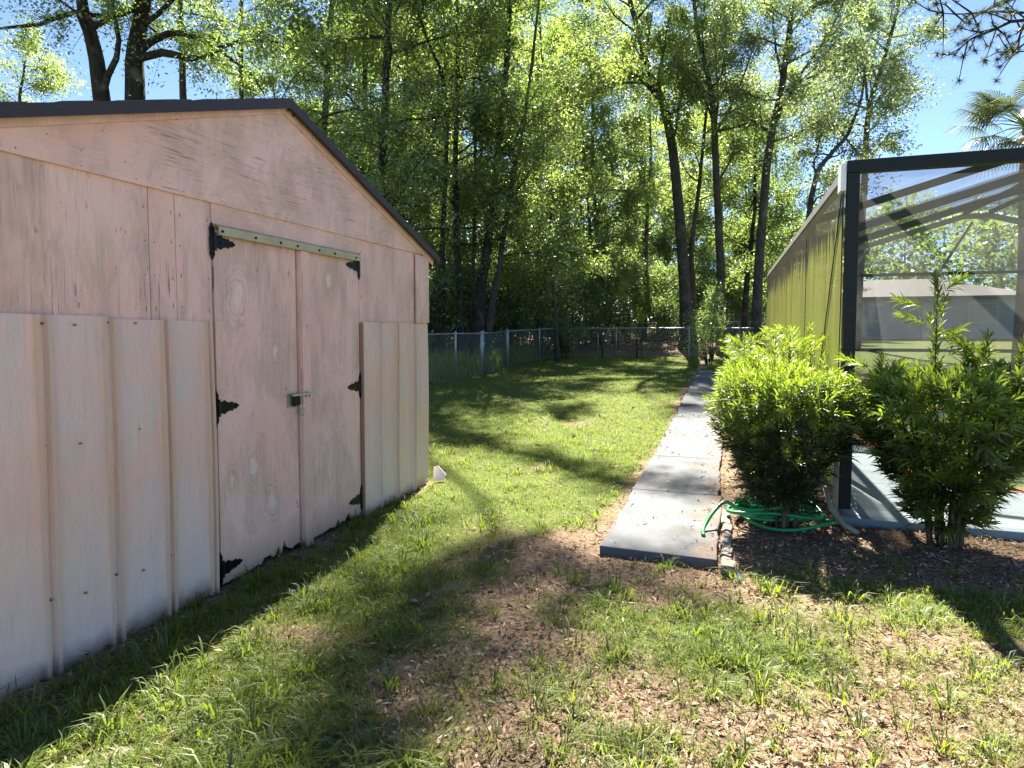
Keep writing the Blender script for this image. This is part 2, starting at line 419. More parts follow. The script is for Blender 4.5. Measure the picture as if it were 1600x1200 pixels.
def litter_mat():
    m = NT('dry_leaf_litter'); f = m.attr('var')
    c = m.ramp(f, [(0, (.05, .03, .018)), (.3, (.14, .09, .055)), (.58, (.31, .22, .15)), (1, (.60, .49, .37))])
    d = m.n('ShaderNodeBsdfDiffuse'); m.l(c, d.inputs[0]); t = m.n('ShaderNodeBsdfTranslucent'); m.l(c, t.inputs[0])
    x = m.n('ShaderNodeMixShader'); x.inputs[0].default_value = .2; m.l(d.outputs[0], x.inputs[1]); m.l(t.outputs[0], x.inputs[2])
    return m.done(x.outputs[0])
M['litter'] = litter_mat()

# ------------------------------------------------------------------ the ground
XW = -2.758            # outer face of the shed's gable wall
PX0, PX1 = -0.78, -0.03  # path edges
def gdens(x, y):
    """how thick the turf is (0..1)"""
    x = np.asarray(x, float); y = np.asarray(y, float)
    n = fbm(x * .9 + 3, y * .9, 21, 3); n2 = fbm(x * 3.1, y * 3.1, 33, 2)
    d = np.full(x.shape, .92)
    fr = sstep(-2.0, -.9, x + .35 * (n - .5)) * (1 - sstep(4.0, 4.8, y))         # thin, leaf-strewn corner in front of the path
    d = d * (1 - fr) + .50 * fr
    bare = np.exp(-(((x + 1.15) / .55) ** 2 + ((y - 2.75) / .9) ** 2)); d = d - .28 * bare
    bare2 = np.exp(-(((x + 1.0) / .35) ** 2 + ((y - 4.2) / .6) ** 2)); d = d - .32 * bare2
    d = d - .26 * np.exp(-(((x + .2) / .8) ** 2 + ((y - 3.75) / .35) ** 2))
    d = d - .25 * np.exp(-(((x - .2) / .5) ** 2 + ((y - 2.2) / .4) ** 2))
    d = d - .30 * np.exp(-(((x + 2.1) / .4) ** 2 + ((y - 6.4) / .6) ** 2))
    d = d + (1.1 - .45 * sstep(3.6, 5.5, y)) * (n - .5) + .7 * (n2 - .5)
    pe = np.minimum(np.abs(x - PX0), np.abs(x - PX1)); d = d - .55 * (1 - sstep(.03, .22, pe)) * (y > 4.0)
    d = d - .7 * sstep(-.1, .1, x) * sstep(4.15, 4.5, y + .3 * (n - .5)) * (y < 20)
    ws = np.abs(x - XW); d = d - .45 * (1 - sstep(.05, .22, ws)) * (y < 5.7) 
    d = d - .6 * sstep(26.8, 28.0, y + 1.5 * (n - .5)) * (x < 3) - .5 * sstep(-6.2, -7.4, x) * (y > 14)
    return np.clip(d, 0, 1)
def blocked(x, y):
    s = (x < XW + .01) & (y > 1.35) & (y < 5.68) & (x > -6.7)
    p = (x > PX0 - .0) & (x < PX1 + .0) & (y > 4.16) & (y < 20.6)
    k = (x > .8) & (x < 9.2) & (y > 5.40) & (y < 16)
    return s | p | k

xs = np.concatenate([-np.geomspace(10, 900, 26)[::-1], np.arange(-9.7, -4.3, .35), np.arange(-4.2, 4.0, .075), np.arange(4.1, 10, .35), np.geomspace(10.2, 900, 26)])
ys = np.concatenate([-np.geomspace(3, 600, 14)[::-1], np.arange(-2.5, .5, .25), np.arange(.6, 8, .075), np.arange(8.1, 14, .15), np.arange(14.2, 36, .3), np.geomspace(36.5, 1500, 34)])
GX, GY = np.meshgrid(xs, ys)
gx, gy = GX.ravel(), GY.ravel()
gz = ter(gx, gy) + np.where((gy < 9) & (np.abs(gx) < 5), .012 * (fbm(gx * 9, gy * 9, 51) - .5), 0)
gz = np.where((gx > 1.80) & (gx < 7.32) & (gy > 6.86) & (gy < 13.32), -1.3, gz)   # the pool basin
nx, ny = len(xs), len(ys)
ii = (np.arange(ny - 1)[:, None] * nx + np.arange(nx - 1)[None, :]).ravel()
gme = np_mesh('lawn', np.c_[gx, gy, gz], [np.c_[ii, ii + 1, ii + nx + 1, ii + nx]], gdens(gx, gy), True)
ground = tag(link('lawn', gme, M['soil']), 'patchy lawn of grass, bare soil and dry leaves', 'lawn', kind='structure')

# concrete path, slab by slab
path = bpy.data.objects.new('path', None); C.objects.link(path); path.location = (PX0, 4.16, 0)
tag(path, 'narrow grey concrete path of cast slabs running along the enclosure', 'path', kind='structure')
y0 = 4.16; k = 0
L0 = [1.68, 1.62, 1.66, 1.64, 1.66, 1.62, 1.66, 1.64, 1.66, 1.6]
for Ls in L0:
    mb = MB(); y1 = y0 + Ls - .012
    za, zb = float(ter(-.4, y0)), float(ter(-.4, y1)); zt = .058
    dx = .006 * (-1) ** k; fr = .03 if k == 0 else 0
    # slightly uneven edges
    nseg = 12; pl = []
    for i in range(nseg + 1):
        t = i / nseg; pl.append((PX0 + dx + random.uniform(-.018, .014), y0 + (y1 - y0) * t))
    for i in range(nseg + 1):
        t = 1 - i / nseg; pl.append((PX1 + dx + random.uniform(-.014, .012), y0 + (y1 - y0) * t - (fr if i == nseg else 0)))
    b = len(mb.v)
    n = len(pl)
    for lev in (0, 1):
        for (x, y) in pl:
            zz = za + (zb - za) * (y - y0) / (y1 - y0); mb.v.append((x - PX0, y - 4.16, zz - .06 if lev == 0 else zz + zt))
    mb.f.append(tuple(range(n))); mb.f.append(tuple(range(2 * n - 1, n - 1, -1)))
    for i in range(n): j = (i + 1) % n; mb.f.append((i, n + i, n + j, j))
    mb.build('slab', M['concrete'], path, bevel=.008)
    y0 += Ls; k += 1

# pool deck, coping, water
deck = bpy.data.objects.new('pool_deck', None); C.objects.link(deck); deck.location = (.86, 5.42, -.04)
tag(deck, 'pale blue painted concrete deck around the pool', 'deck', kind='structure')
PLX0, PLX1, PLY0, PLY1 = 1.92, 7.2, 6.98, 13.2
def dk(name, x0, x1, y0, y1, z0, z1, mat, par=deck, bevel=.006):
    o = MB().box(x0 - .86, x1 - .86, y0 - 5.42, y1 - 5.42, z0, z1).build(name, mat, par, bevel=bevel); return o
CW = .24
dk('deck_slab', .86, 5.0, 5.42, PLY0 - CW, -.1, .10, M['deck']); dk('deck_slab', 5.008, 8.9, 5.42, PLY0 - CW, -.1, .10, M['deck'])
dk('deck_slab', .86, PLX0 - CW, PLY0 - CW + .006, 9.4, -.1, .10, M['deck']); dk('deck_slab', .86, PLX0 - CW, 9.408, 15.7, -.1, .10, M['deck'])
dk('deck_slab', PLX1 + CW, 8.9, PLY0 - CW + .006, 15.7, -.1, .10, M['deck']); dk('deck_slab', PLX0 - CW + .006, PLX1 + CW - .006, PLY1 + CW, 15.7, -.1, .10, M['deck'])
dk('mortar_bed', PLX0 - CW + .003, PLX1 + CW - .003, PLY0 - CW + .003, PLY0, -.1, .096, M['mortar'], bevel=0)
dk('mortar_bed', PLX0 - CW + .003, PLX0, PLY0 + .002, PLY1 + CW - .003, -.1, .096, M['mortar'], bevel=0)
bm1 = MB().box(-.052, .052, 0, CW - .012, 0, .05)
cop = bm1.build('coping_brick', M['coping'], deck, bevel=.006); cop.location = (PLX0 - CW - .86 + .07, PLY0 - CW - 5.42 + .006, .055)
nb = int((PLX1 - PLX0 + CW) / .115)
for i in range(1, nb):
    c = cop.copy(); C.objects.link(c); c.location = (PLX0 - CW - .86 + .07 + i * .115, PLY0 - CW - 5.42 + .006, .055)
for i in range(int((PLY1 - PLY0) / .3)):
    c = cop.copy(); C.objects.link(c); c.rotation_euler = (0, 0, math.pi / 2); c.scale = (2.75, 1, 1)
    c.location = (PLX0 - .86 - .006, PLY0 + .16 + i * .3 - 5.42, .055)
dk('pool_tile', PLX0 + .001, PLX1, PLY0 + .001, PLY0 + .02, -.9, .05, M['tile'], bevel=0)
dk('pool_tile', PLX0 + .001, PLX0 + .02, PLY0 + .021, PLY1, -.9, .05, M['tile'], bevel=0)
dk('pool_tile', PLX1 - .0205, PLX1, PLY0 + .021, PLY1 - .021, -.9, .05, M['tile'], bevel=0)
dk('pool_tile', PLX0 + .021, PLX1, PLY1 - .02, PLY1, -.9, .09, M['tile'], bevel=0)
dk('pool_step', PLX0 + .02, PLX0 + .42, PLY0 + .02, PLY0 + .95, -.9, -.045, M['tile'], bevel=0)
pw = MB().box(PLX0 + .021, PLX1 - .022, PLY0 + .021, PLY1 - .021, -.9, -.05).build('pool_water', M['water'])
pw.location.z = -.04
tag(pw, 'still algae green water of the swimming pool', 'water', kind='structure')

# ------------------------------------------------------------------ the shed
shed = empty('garden_shed', (XW, 3.53, 0), 'weathered pink plywood garden shed with double doors and ribbed metal skirting', 'shed')
SY0, SY1, SX0 = 1.43, 5.63, -6.4
SLOPE = .345; ZR = 2.98; YR = 3.527
OX, OY = XW, 3.53
def roofz(y): return ZR - SLOPE * abs(y - YR)
def sb(name, x0, x1, y0, y1, z0, z1, mat, par=shed, bevel=0):
    # local frame is the shed's, but textures use object coordinates: keep world Y,Z inside the mesh by offsetting the object
    o = MB().box(x0, x1, y0, y1, z0, z1).build(name, mat, par, bevel=bevel)
    if par is shed: o.location = (-OX, -OY, 0)
    return o
def sp_(name, poly, x0, x1, mat, par=shed, bevel=0):
    o = MB().prism(poly, 'x', x0, x1).build(name, mat, par, bevel=bevel)
    if par is shed: o.location = (-OX, -OY, 0)
    return o
T = .012
# upper plywood sheets of the gable wall
sb('wall_panel', XW - T, XW, SY0, 2.494, .03, 2.225, M['ply_v'])
sb('wall_panel', XW - T, XW + .001, 2.499, 2.657, .03, 2.225, M['ply_v2'])
sb('wall_panel', XW - T, XW, 2.662, 2.905, .03, 2.225, M['ply_v'])
sb('wall_panel', XW - T, XW, 4.43, SY1, .03, 2.225, M['ply_v2'])
sb('header_board', XW - T, XW + .004, 2.91, 4.425, 2.075, 2.225, M['ply_h'])
# gable triangle, laid over the sheets below
ga = (ZR - .052 - 2.214) / SLOPE
gp = [(YR - ga, 2.214), (YR + ga, 2.214), (YR, ZR - .052)]
sp_('gable_panel', gp, XW + .002, XW + .016, M['ply_h'])
# door jambs and dark inside
sb('door_jamb', XW - .09, XW - .003, 2.862, 2.912, 0.02, 2.2, M['rawwood']); sb('door_jamb', XW - .09, XW - .003, 4.424, 4.474, 0.02, 2.2, M['rawwood'])
# other walls
sb('rear_wall', SX0, SX0 + .02, SY0, SY1, 0, 2.2, M['ply_v']); sp_('rear_gable', gp, SX0 - .004, SX0 - .018, M['ply_h'])
sb('side_wall', SX0 + .021, XW - .013, SY0, SY0 + .02, 0, 2.2, M['ply_v']); sb('side_wall', SX0 + .021, XW - .013, SY1 - .02, SY1, 0, 2.2, M['ply_v'])
sb('shed_floor', SX0 + .03, XW - .1, SY0 + .03, SY1 - .03, -.02, .04, M['dark'])
# roof slopes with brown drip edge
OV = .075
for sgn in (1, -1):
    ye = YR + sgn * (2.225); ze = roofz(ye)
    poly = [(YR, ZR), (ye, ze), (ye, ze - .03), (YR, ZR - .03)]
    sp_('roof_slope', poly, SX0 - OV, XW + OV - .004, M['shingle'])
    poly = [(YR, ZR + .004), (ye + sgn * .012, roofz(ye + sgn * .012) + .004), (ye + sgn * .012, ze - .056), (YR, ZR - .056)]
    sp_('drip_edge', poly, XW + OV - .003, XW + OV + .012, M['fascia'])
    poly = [(YR, ZR - .032), (ye - sgn * .02, roofz(ye - sgn * .02) - .032), (ye - sgn * .02, roofz(ye - sgn * .02) - .085), (YR, ZR - .085)]
    sp_('rake_board', poly, XW + .018, XW + .030, M['board'])
    mb = MB().box(SX0 - OV, XW + OV - .02, min(ye, ye + sgn * .012), max(ye, ye + sgn * .012), ze - .075, ze + .004)
    o = mb.build('eave_fascia', M['fascia'], shed); o.location = (-OX, -OY, 0)
# curled shingle tabs along the near rake
for i in range(16):
    yy = SY0 + .1 + random.random() * 2.2; zz = roofz(yy)
    o = MB().box(-.13, .02, -.09, .09, .004, .013).build('shingle', M['shingle'], shed)
    o.location = (XW + .02 - OX, yy - OY, zz); o.rotation_euler = (math.atan(SLOPE), random.uniform(-.05, .03), random.uniform(-.06, .06))

# ribbed metal skirting: profile extruded upwards
def ribbed(y0, y1, ribs, z0, z1, x, tilt=0.0):
    prof = [(y0, 0)]
    for r in ribs: prof += [(r - .015, 0), (r - .008, .026), (r + .008, .026), (r + .015, 0)]
    prof.append((y1, 0))
    poly = [(p[0], x + p[1]) for p in prof] + [(p[0], x + p[1] - .004) for p in prof[::-1]]
    mb = MB(); n = len(poly)
    m = len(prof)
    levels = 6; rows = []
    for q in range(levels + 1):
        z = z0 + (z1 - z0) * q / levels; row = []
        for (y, xx) in poly:
            jitter = .016 * (fbm(y * 9 + 4, 3.1, 8) - .5) if q == levels else (.05 * (fbm(y * 5, 1.0, 6) - .5) if q == 0 else 0)
            bend = .006 * math.sin(z * 3.1 + y * 2) + tilt * (z - z0) * (1 - (y - y0) / (y1 - y0))
            row.append(len(mb.v)); mb.v.append((xx + bend, y, z + jitter))
        rows.append(row)
    for q in range(levels):
        for i in range(n):
            j = (i + 1) % n; mb.f.append((rows[q][i], rows[q][j], rows[q + 1][j], rows[q + 1][i]))
    for i in range(m - 1):
        mb.f.append((rows[0][i], rows[0][n - 1 - i], rows[0][n - 2 - i], rows[0][i + 1])); mb.f.append((rows[-1][i], rows[-1][i + 1], rows[-1][n - 2 - i], rows[-1][n - 1 - i]))
    o = mb.build('metal_sheet', M['sheet'], shed); o.location = (-OX, -OY, 0)
    return o
ribbed(SY0, 2.250, [1.60, 1.65, 1.905, 1.955, 2.213], .0, 1.568, XW + .010)
ribbed(2.236, 2.878, [2.262, 2.528, 2.572, 2.822, 2.858], .0, 1.552, XW + .016)
ribbed(4.445, 5.055, [4.70, 4.965, 5.005], .0, 1.563, XW + .014)
ribbed(5.045, SY1 + .012, [5.30, 5.34], .0, 1.566, XW + .009)
sb('sheet_edge_strip', XW + .001, XW + .032, 4.428, 4.442, .02, 1.556, M['rawwood'])
sb('corner_trim', XW + .017, XW + .024, 5.37, SY1 + .012, 1.57, 2.2, M['ply_v2'])
# screws holding the sheets
sc = MB()
for yy, zz in [(y, z) for y in (1.93, 2.08, 2.24, 2.38, 2.55, 2.84) for z in (1.535, 1.02, .33)] + [(4.72, 1.53), (4.98, 1.53), (5.32, 1.53), (4.98, .9), (5.32, .4)]:
    yy += random.uniform(-.01, .01); zz += random.uniform(-.03, .02) if zz < 1.4 else random.uniform(-.012, .004)
    sc.tube([(XW + .012, yy, zz), (XW + .026, yy, zz)], .0055, 6)
o = sc.build('screws', M['rawwood'], shed); o.location = (-OX, -OY, 0); tag(o, kind='stuff')

nl = MB(); rn = random.Random(8)
for i in range(15): yy = SY0 + .15 + i * .28; nl.tube([(XW + .015, yy, 2.235 + rn.uniform(-.006, .006)), (XW + .018, yy, 2.235)], .003, 6)
for i in range(15): yy = SY0 + .3 + i * .26; zz = roofz(yy) - .12; nl.tube([(XW + .015, yy, zz), (XW + .018, yy, zz)], .003, 6)
for yy in (2.47, 2.525, 2.635, 2.69, 2.88, 4.46, 5.6):
    for zz in (1.62, 1.78, 1.95, 2.12): nl.tube([(XW - .001, yy + rn.uniform(-.006, .006), zz + rn.uniform(-.03, .03)), (XW + .0012, yy, zz)], .0028, 6)
o = nl.build('nails', M['rawwood'], shed); o.location = (-OX, -OY, 0); tag(o, kind='stuff')
# doors
def ragged(y0, y1, zb, zt, amp, seed, n=26):
    pts = [(y1, zt), (y0, zt)]
    r = random.Random(seed)
    for i in range(n + 1):
        t = i / n; y = y0 + (y1 - y0) * t
        a = amp * math.exp(-((t - .72) / .26) ** 2)
        pts.append((y, zb + r.random() ** 2 * a + .004 * r.random()))
    return pts
def door(label, y0, y1, zb, mat, amp, seed):
    d = MB().prism(ragged(y0, y1, zb, 2.07, amp, seed), 'x', XW - .012, XW + .006).build('door', mat, shed)
    d.location = (-OX, -OY, 0); return tag(d, label)
dl = door('left door leaf of knotty plywood with a ragged bottom edge', 2.918, 3.640, .022, M['door_l'], .10, 3)
dr = door('right door leaf of plain plywood', 3.660, 4.415, .028, M['door_r'], .07, 5)
sb('astragal', XW + .008, XW + .034, 3.668, 3.752, .006, 2.035, M['board'], dr)
sb('gap_shade', XW - .03, XW - .013, 3.60, 3.66, .03, 2.05, M['dark'], dl)  # dark strip put in as the shade of the gap between the leaves
def hinge(par, y, z, s):
    """black spear-point strap hinge; s=+1 strap runs towards +Y"""
    plate = [(-.022, -.085), (0, -.125), (.022, -.085), (.018, -.06), (.022, -.03), (.022, .03), (.018, .06), (.022, .085), (0, .125), (-.022, .085), (-.018, .06), (-.022, 0), (-.018, -.06)]
    strap = [(.02, -.045), (.055, -.04), (.075, -.048), (.09, -.034), (.125, -.026), (.14, -.034), (.15, -.018), (.17, -.022), (.205, 0), (.17, .022), (.15, .018), (.14, .034), (.125, .026), (.09, .034), (.075, .048), (.055, .04), (.02, .045)]
    plate = [(a * .88, b * .85) for a, b in plate]; strap = [(a * .88, b * .85) for a, b in strap]
    mb = MB()
    mb.prism([(y + s * a, z + b) for a, b in plate], 'x', XW + .0075, XW + .0125)
    mb.prism([(y + s * a, z + b) for a, b in strap], 'x', XW + .0085, XW + .0135)
    mb.tube([(XW + .014, y + s * .018, z - .05), (XW + .014, y + s * .018, z + .05)], .009, 8)
    for a, b in ((.06, 0), (.11, 0), (.0, .07), (.0, -.07), (.155, 0)): mb.tube([(XW + .012, y + s * a, z + b), (XW + .017, y + s * a, z + b)], .006, 6)
    mb.build('hinge', M['iron'], par)
for z in (2.0, 1.055, .115): hinge(dl, 2.905, z, 1)
for z in (2.0, 1.06, .16): hinge(dr, 4.420, z, -1)
# slide bolt and padlock
lt = MB(); ly, lz = 3.60, 1.035
lt.box(XW + .007, XW + .012, ly - .075, ly + .03, lz - .05, lz + .045)
lat = lt.build('latch', M['zinc'], dl)
MB().box(XW + .0125, XW + .035, ly - .03, ly + .032, lz - .042, lz + .03).build('latch_case', M['iron'], dl, bevel=.004)
MB().tube([(XW + .045, ly - .06, lz + .034), (XW + .045, ly + .15, lz + .028)], .008, 8).tube([(XW + .045, ly + .14, lz + .028), (XW + .045, ly + .14, lz + .005)], .007, 6).box(XW + .0355, XW + .05, ly + .085, ly + .105, lz + .01, lz + .046).build('bolt', M['zinc'], dl, smooth=False)
MB().box(XW + .036, XW + .052, ly + .022, ly + .052, lz - .105, lz - .062).tube([(XW + .044, ly + .026, lz - .063), (XW + .044, ly + .026, lz - .03), (XW + .044, ly + .037, lz - .02), (XW + .044, ly + .048, lz - .03), (XW + .044, ly + .048, lz - .063)], .0035, 6).build('padlock', M['zinc'], dl, bevel=.003)
# flashing angle above the doors with its bolts
fl = MB().prism([(XW + .0125, 2.098), (XW + .040, 2.084), (XW + .043, 2.038), (XW + .040, 2.036), (XW + .037, 2.081), (XW + .0125, 2.094)], 'y', 2.925, 4.40).build('flashing', M['brass'], shed)
fl.location = (-OX, -OY, 0)
for yy in (2.95, 3.22, 3.45, 3.62, 3.86, 4.05, 4.33): MB().tube([(XW + .038, yy, 2.058), (XW + .049, yy, 2.058)], .008, 6).build('bolt', M['iron'], fl)
sb('door_stop', XW + .0045, XW + .0125, 2.93, 4.40, 2.072, 2.100, M['rawwood'])

# ------------------------------------------------------------------ the pool enclosure
EX0, EX1, EY0, EY1, EZ = .90, 8.75, 5.56, 15.6, 2.74
cage = empty('screen_enclosure', (EX0, EY0, .1), 'dark framed pool screen enclosure with an algae stained side wall', 'pool enclosure')
def cb(mb, name, mat, par=cage, bevel=0):
    o = mb.build(name, mat, par, bevel=bevel)
    if par is cage: o.location = (-EX0, -EY0, -.1)
    return o
def zs(y): return .1 + 0 * y
bays = [EY0 + (EY1 - EY0) * i / 4 for i in range(5)]
XA0, XA1 = EX0 + 3.7, EX1 - 3.7; ZA = EZ + 1.10
# posts
for i, y in enumerate(bays):
    for x in (EX0, EX1):
        wd = .09 if i == 0 else .05
        cb(MB().box(x - .04, x + .045, y - wd / 2, y + wd / 2, .1, EZ - .04), 'post', M['alu'], bevel=.004)
for x in np.linspace(EX0, EX1, 5)[1:-1]:
    cb(MB().box(x + .55 - .025, x + .55 + .025, EY0 - .025, EY0 + .025, .1, EZ - .04), 'post', M['alu'])
for x in (4.15, 6.3):
    cb(MB().box(x - .025, x + .025, EY1 - .025, EY1 + .025, .1, EZ - .09), 'post', M['alu'])
# eaves
cb(MB().box(EX0 - .045, EX1 + .045, EY0 - .045, EY0 + .045, EZ - .038, EZ + .055), 'eave_beam', M['alu'], bevel=.004)
cb(MB().box(EX0 - .03, EX1 + .03, EY1 - .03, EY1 + .03, EZ - .088, EZ - .03), 'eave_beam', M['alu'])
cb(MB().box(EX0 - .05, EX0 + .03, EY0 + .047, EY1 - .031, EZ - .038, EZ + .03), 'eave_beam', M['alu_pale'])
cb(MB().box(EX1 - .03, EX1 + .05, EY0 + .047, EY1 - .031, EZ - .038, EZ + .03), 'eave_beam', M['alu'])
# chair rails
for (x0, x1, y0, y1, mm) in ((EX0 - .032, EX0 + .022, EY0 + .046, EY1 - .031, M['alu_pale']), (EX1 - .025, EX1 + .025, EY0 + .046, EY1 - .031, M['alu'])):
    cb(MB().box(x0, x1, y0, y1, .97, 1.05), 'chair_rail', mm)
cb(MB().box(EX0 + .06, EX1 - .06, EY1 - .028, EY1 + .022, 1.04, 1.11), 'chair_rail', M['alu'])
cb(MB().box(EX0 - .033, EX0 + .033, EY0 + .046, EY1 - .031, .1, .2), 'kick_plate', M['alu_pale'])
# roof frames: arches with a flat crown at every bay but the front
for i, y in enumerate(bays[2:], 2):
    mb = MB()
    wd, hh = .05, .11
    for a, b in (((EX0, y, EZ - .02), (XA0, y, ZA)), ((XA0, y, ZA), (XA1, y, ZA)), ((XA1, y, ZA), (EX1, y, EZ - .02))):
        mb.beam(a, b, wd, hh)
    cb(mb, 'roof_arch', M['alu_pale'] if i == 4 else M['alu'])
# hip rafters and purlins
for x in (EX0, EX1):
    xa = XA0 if x == EX0 else XA1
    cb(MB().beam((x, EY0 + .03, EZ + .02), (xa, bays[2] - .03, ZA + .02), .05, .10), 'hip_rafter', M['alu'])
for x in (XA0, XA1):
    cb(MB().beam((x, bays[2] + .03, ZA + .06), (x, EY1, ZA + .06), .05, .08), 'purlin', M['alu'])
    cb(MB().beam((x, EY0 + .03, EZ + .02), (x, bays[2] - .03, ZA - .02), .05, .08), 'front_rafter', M['alu'])
for f in ():
    for s in (0, 1):
        x = EX0 + (XA0 - EX0) * f if s == 0 else EX1 - (EX1 - XA1) * f
        cb(MB().beam((x, bays[2] if s < 9 else 0, EZ + 1.1 * f + .06), (x, EY1, EZ + 1.1 * f + .06), .045, .05), 'purlin', M['alu'])
for f, m_ in ((.52, 'alu'),):
    yy = EY0 + (bays[2] - EY0) * f; zz = EZ + 1.1 * f
    cb(MB().beam((EX0 + .05, yy, EZ + .02), (EX0 + (XA0 - EX0) * f, yy, zz), .05, .08), 'jack_rafter', M[m_])
    cb(MB().beam((EX0 + (XA0 - EX0) * f, yy, zz), (EX1 - (EX1 - XA1) * f, yy, zz), .05, .06), 'purlin', M[m_])
# end wall braces under the far arch
for xa, xb, zb in ((2.50, 2.85, 3.25), (4.17, 4.75, 3.77), (6.3, 6.7, 3.2)):
    cb(MB().beam((xa, EY1, EZ - .08), (xb, EY1, zb - .05), .045, .05), 'brace', M['alu_pale'])
# white gutter end and diagonal cable at the corner
cb(MB().box(EX0 - .085, EX0 - .046, EY0 - .03, EY0 + .12, EZ - .17, EZ + .04), 'gutter_end', M['white'], bevel=.004)
cb(MB().tube([(EX0 - .052, EY0 + .06, EZ - .06), (EX0 - .052, EY0 + 1.25, .98)], .0045, 6), 'brace_cable', M['alu'])
cb(MB().tube([(EX0 - .055, EY0 + .05, EZ - .1), (EX0 - .052, EY0 + .05, 1.7), (EX0 - .06, EY0 + .045, .6)], .004, 6), 'wire', M['alu'])
# screens
for i in range(4):
    a, b = bays[i] + .03, bays[i + 1] - .03
    cb(MB().poly([(EX0 - .046, a, 1.05), (EX0 - .046, b, 1.05), (EX0 - .046, b, EZ - .04), (EX0 - .046, a, EZ - .04)]), 'side_screen', M['algae'])
    cb(MB().poly([(EX0 - .046, a, .2), (EX0 - .046, b, .2), (EX0 - .046, b, .97), (EX0 - .046, a, .97)]), 'side_screen', M['algae'])
    cb(MB().poly([(EX1, a, .1), (EX1, b, .1), (EX1, b, EZ - .04), (EX1, a, EZ - .04)]), 'side_screen', M['scr'])
    if i > 1:
        cb(MB().poly([(EX0, a, EZ + .07), (XA0, a, ZA + .1), (XA0, b, ZA + .1), (EX0, b, EZ + .07)]), 'roof_screen', M['scr_roof'])
        cb(MB().poly([(XA0, a, ZA + .102), (XA1, a, ZA + .102), (XA1, b, ZA + .102), (XA0, b, ZA + .102)]), 'roof_screen', M['scr_roof'])
        cb(MB().poly([(EX1, a, EZ + .07), (XA1, a, ZA + .1), (XA1, b, ZA + .1), (EX1, b, EZ + .07)]), 'roof_screen', M['scr_roof'])
y1_ = bays[2]
cb(MB().poly([(EX0, EY0 + .03, EZ + .06), (XA0, y1_, ZA + .1), (EX0, y1_, EZ + .06)]), 'roof_screen', M['scr_hip'])
cb(MB().poly([(EX0, EY0 + .03, EZ + .06), (EX1, EY0 + .03, EZ + .06), (XA1, y1_, ZA + .1), (XA0, y1_, ZA + .1)]), 'roof_screen', M['scr_hip'])
cb(MB().poly([(EX1, EY0 + .03, EZ + .06), (EX1, y1_, EZ + .06), (XA1, y1_, ZA + .1)]), 'roof_screen', M['scr_hip'])
pxs = [EX0 + .045] + [x + .55 for x in np.linspace(EX0, EX1, 5)[1:-1]] + [EX1 - .045]
for a, b in zip(pxs[:-1], pxs[1:]):
    cb(MB().poly([(a, EY0, .1), (b, EY0, .1), (b, EY0, EZ - .04), (a, EY0, EZ - .04)]), 'front_screen', M['scr'])
cb(MB().poly([(EX0, EY1, .1), (EX1, EY1, .1), (EX1, EY1, EZ), (XA1, EY1, ZA), (XA0, EY1, ZA), (EX0, EY1, EZ)]), 'end_screen', M['scr'])

# ------------------------------------------------------------------ neighbour's house seen through the screens
hz0 = float(ter(11, 42)) - .05
house = empty('neighbour_house', (11, 46, hz0), 'single storey blue grey stucco house with a grey hipped shingle roof', 'house')
HX0, HX1, HY0, HY1 = 5.2, 16.2, 42.3, 51; ze = 3.42; zr = 4.72
def hb(mb, name, mat, par=house):
    o = mb.build(name, mat, par)
    if par is house: o.location = (-11, -46, -hz0)
    return o
hb(MB().box(HX0 + .4, HX1 - .4, HY0, HY1, hz0, ze - .02), 'wall', M['stucco'])
E0, E1, G0, G1 = HX0 - .3, HX1 - .2, HY0 - .5, HY1 + .5
ry = (HY0 + HY1) / 2; r0, r1 = E0 + 3.4, E1 - 3.6
rf = MB(); rf.v += [(E0, G0, ze), (E1, G0, ze), (E1, G1, ze), (E0, G1, ze), (r0, ry, zr), (r1, ry, zr), (E0, G0, ze - .16), (E1, G0, ze - .16), (E1, G1, ze - .16), (E0, G1, ze - .16)]
rf.f += [(0, 1, 5, 4), (1, 2, 5), (2, 3, 4, 5), (3, 0, 4), (0, 6, 7, 1), (1, 7, 8, 2), (2, 8, 9, 3), (3, 9, 6, 0), (6, 9, 8, 7)]
hb(rf, 'roof', M['hroof'])
for x0, x1 in ((7.9, 9.1), (12.9, 14.2)):
    wf = hb(MB().box(x0 - .08, x1 + .08, HY0 - .04, HY0 - .003, hz0 + .95, hz0 + 2.1), 'window', M['alu_pale'])
    hb(MB().box(x0, x1, HY0 - .05, HY0 - .043, hz0 + 1.02, hz0 + 2.03), 'pane', M['glass'], wf)
hb(MB().box(10.6, 11.5, HY0 - .05, HY0 - .003, hz0 + .05, hz0 + 2.1), 'door', M['alu_pale'])
# low outbuilding beyond the far fence
sx = at(1150, 500, 44)[0]; oz = float(ter(sx, 44))
ob = empty('outbuilding', (sx, 45, oz), 'low pale grey outbuilding half hidden beyond the far fence', 'outbuilding')
o = MB().box(-1.6, 2.2, -1, 2, 0, 1.9).build('wall', plain('pale_siding', (.30, .33, .36), .8, 0, .1), ob)
MB().prism([(-1.9, 1.9), (2.5, 1.9), (.3, 2.6)], 'y', -1.3, 2.3).build('roof', M['hroof'], ob)
MB().box(-1.3, -.5, -1.04, -1.003, .1, 1.7).build('door', plain('brick_pink', (.35, .15, .12), .8), ob)

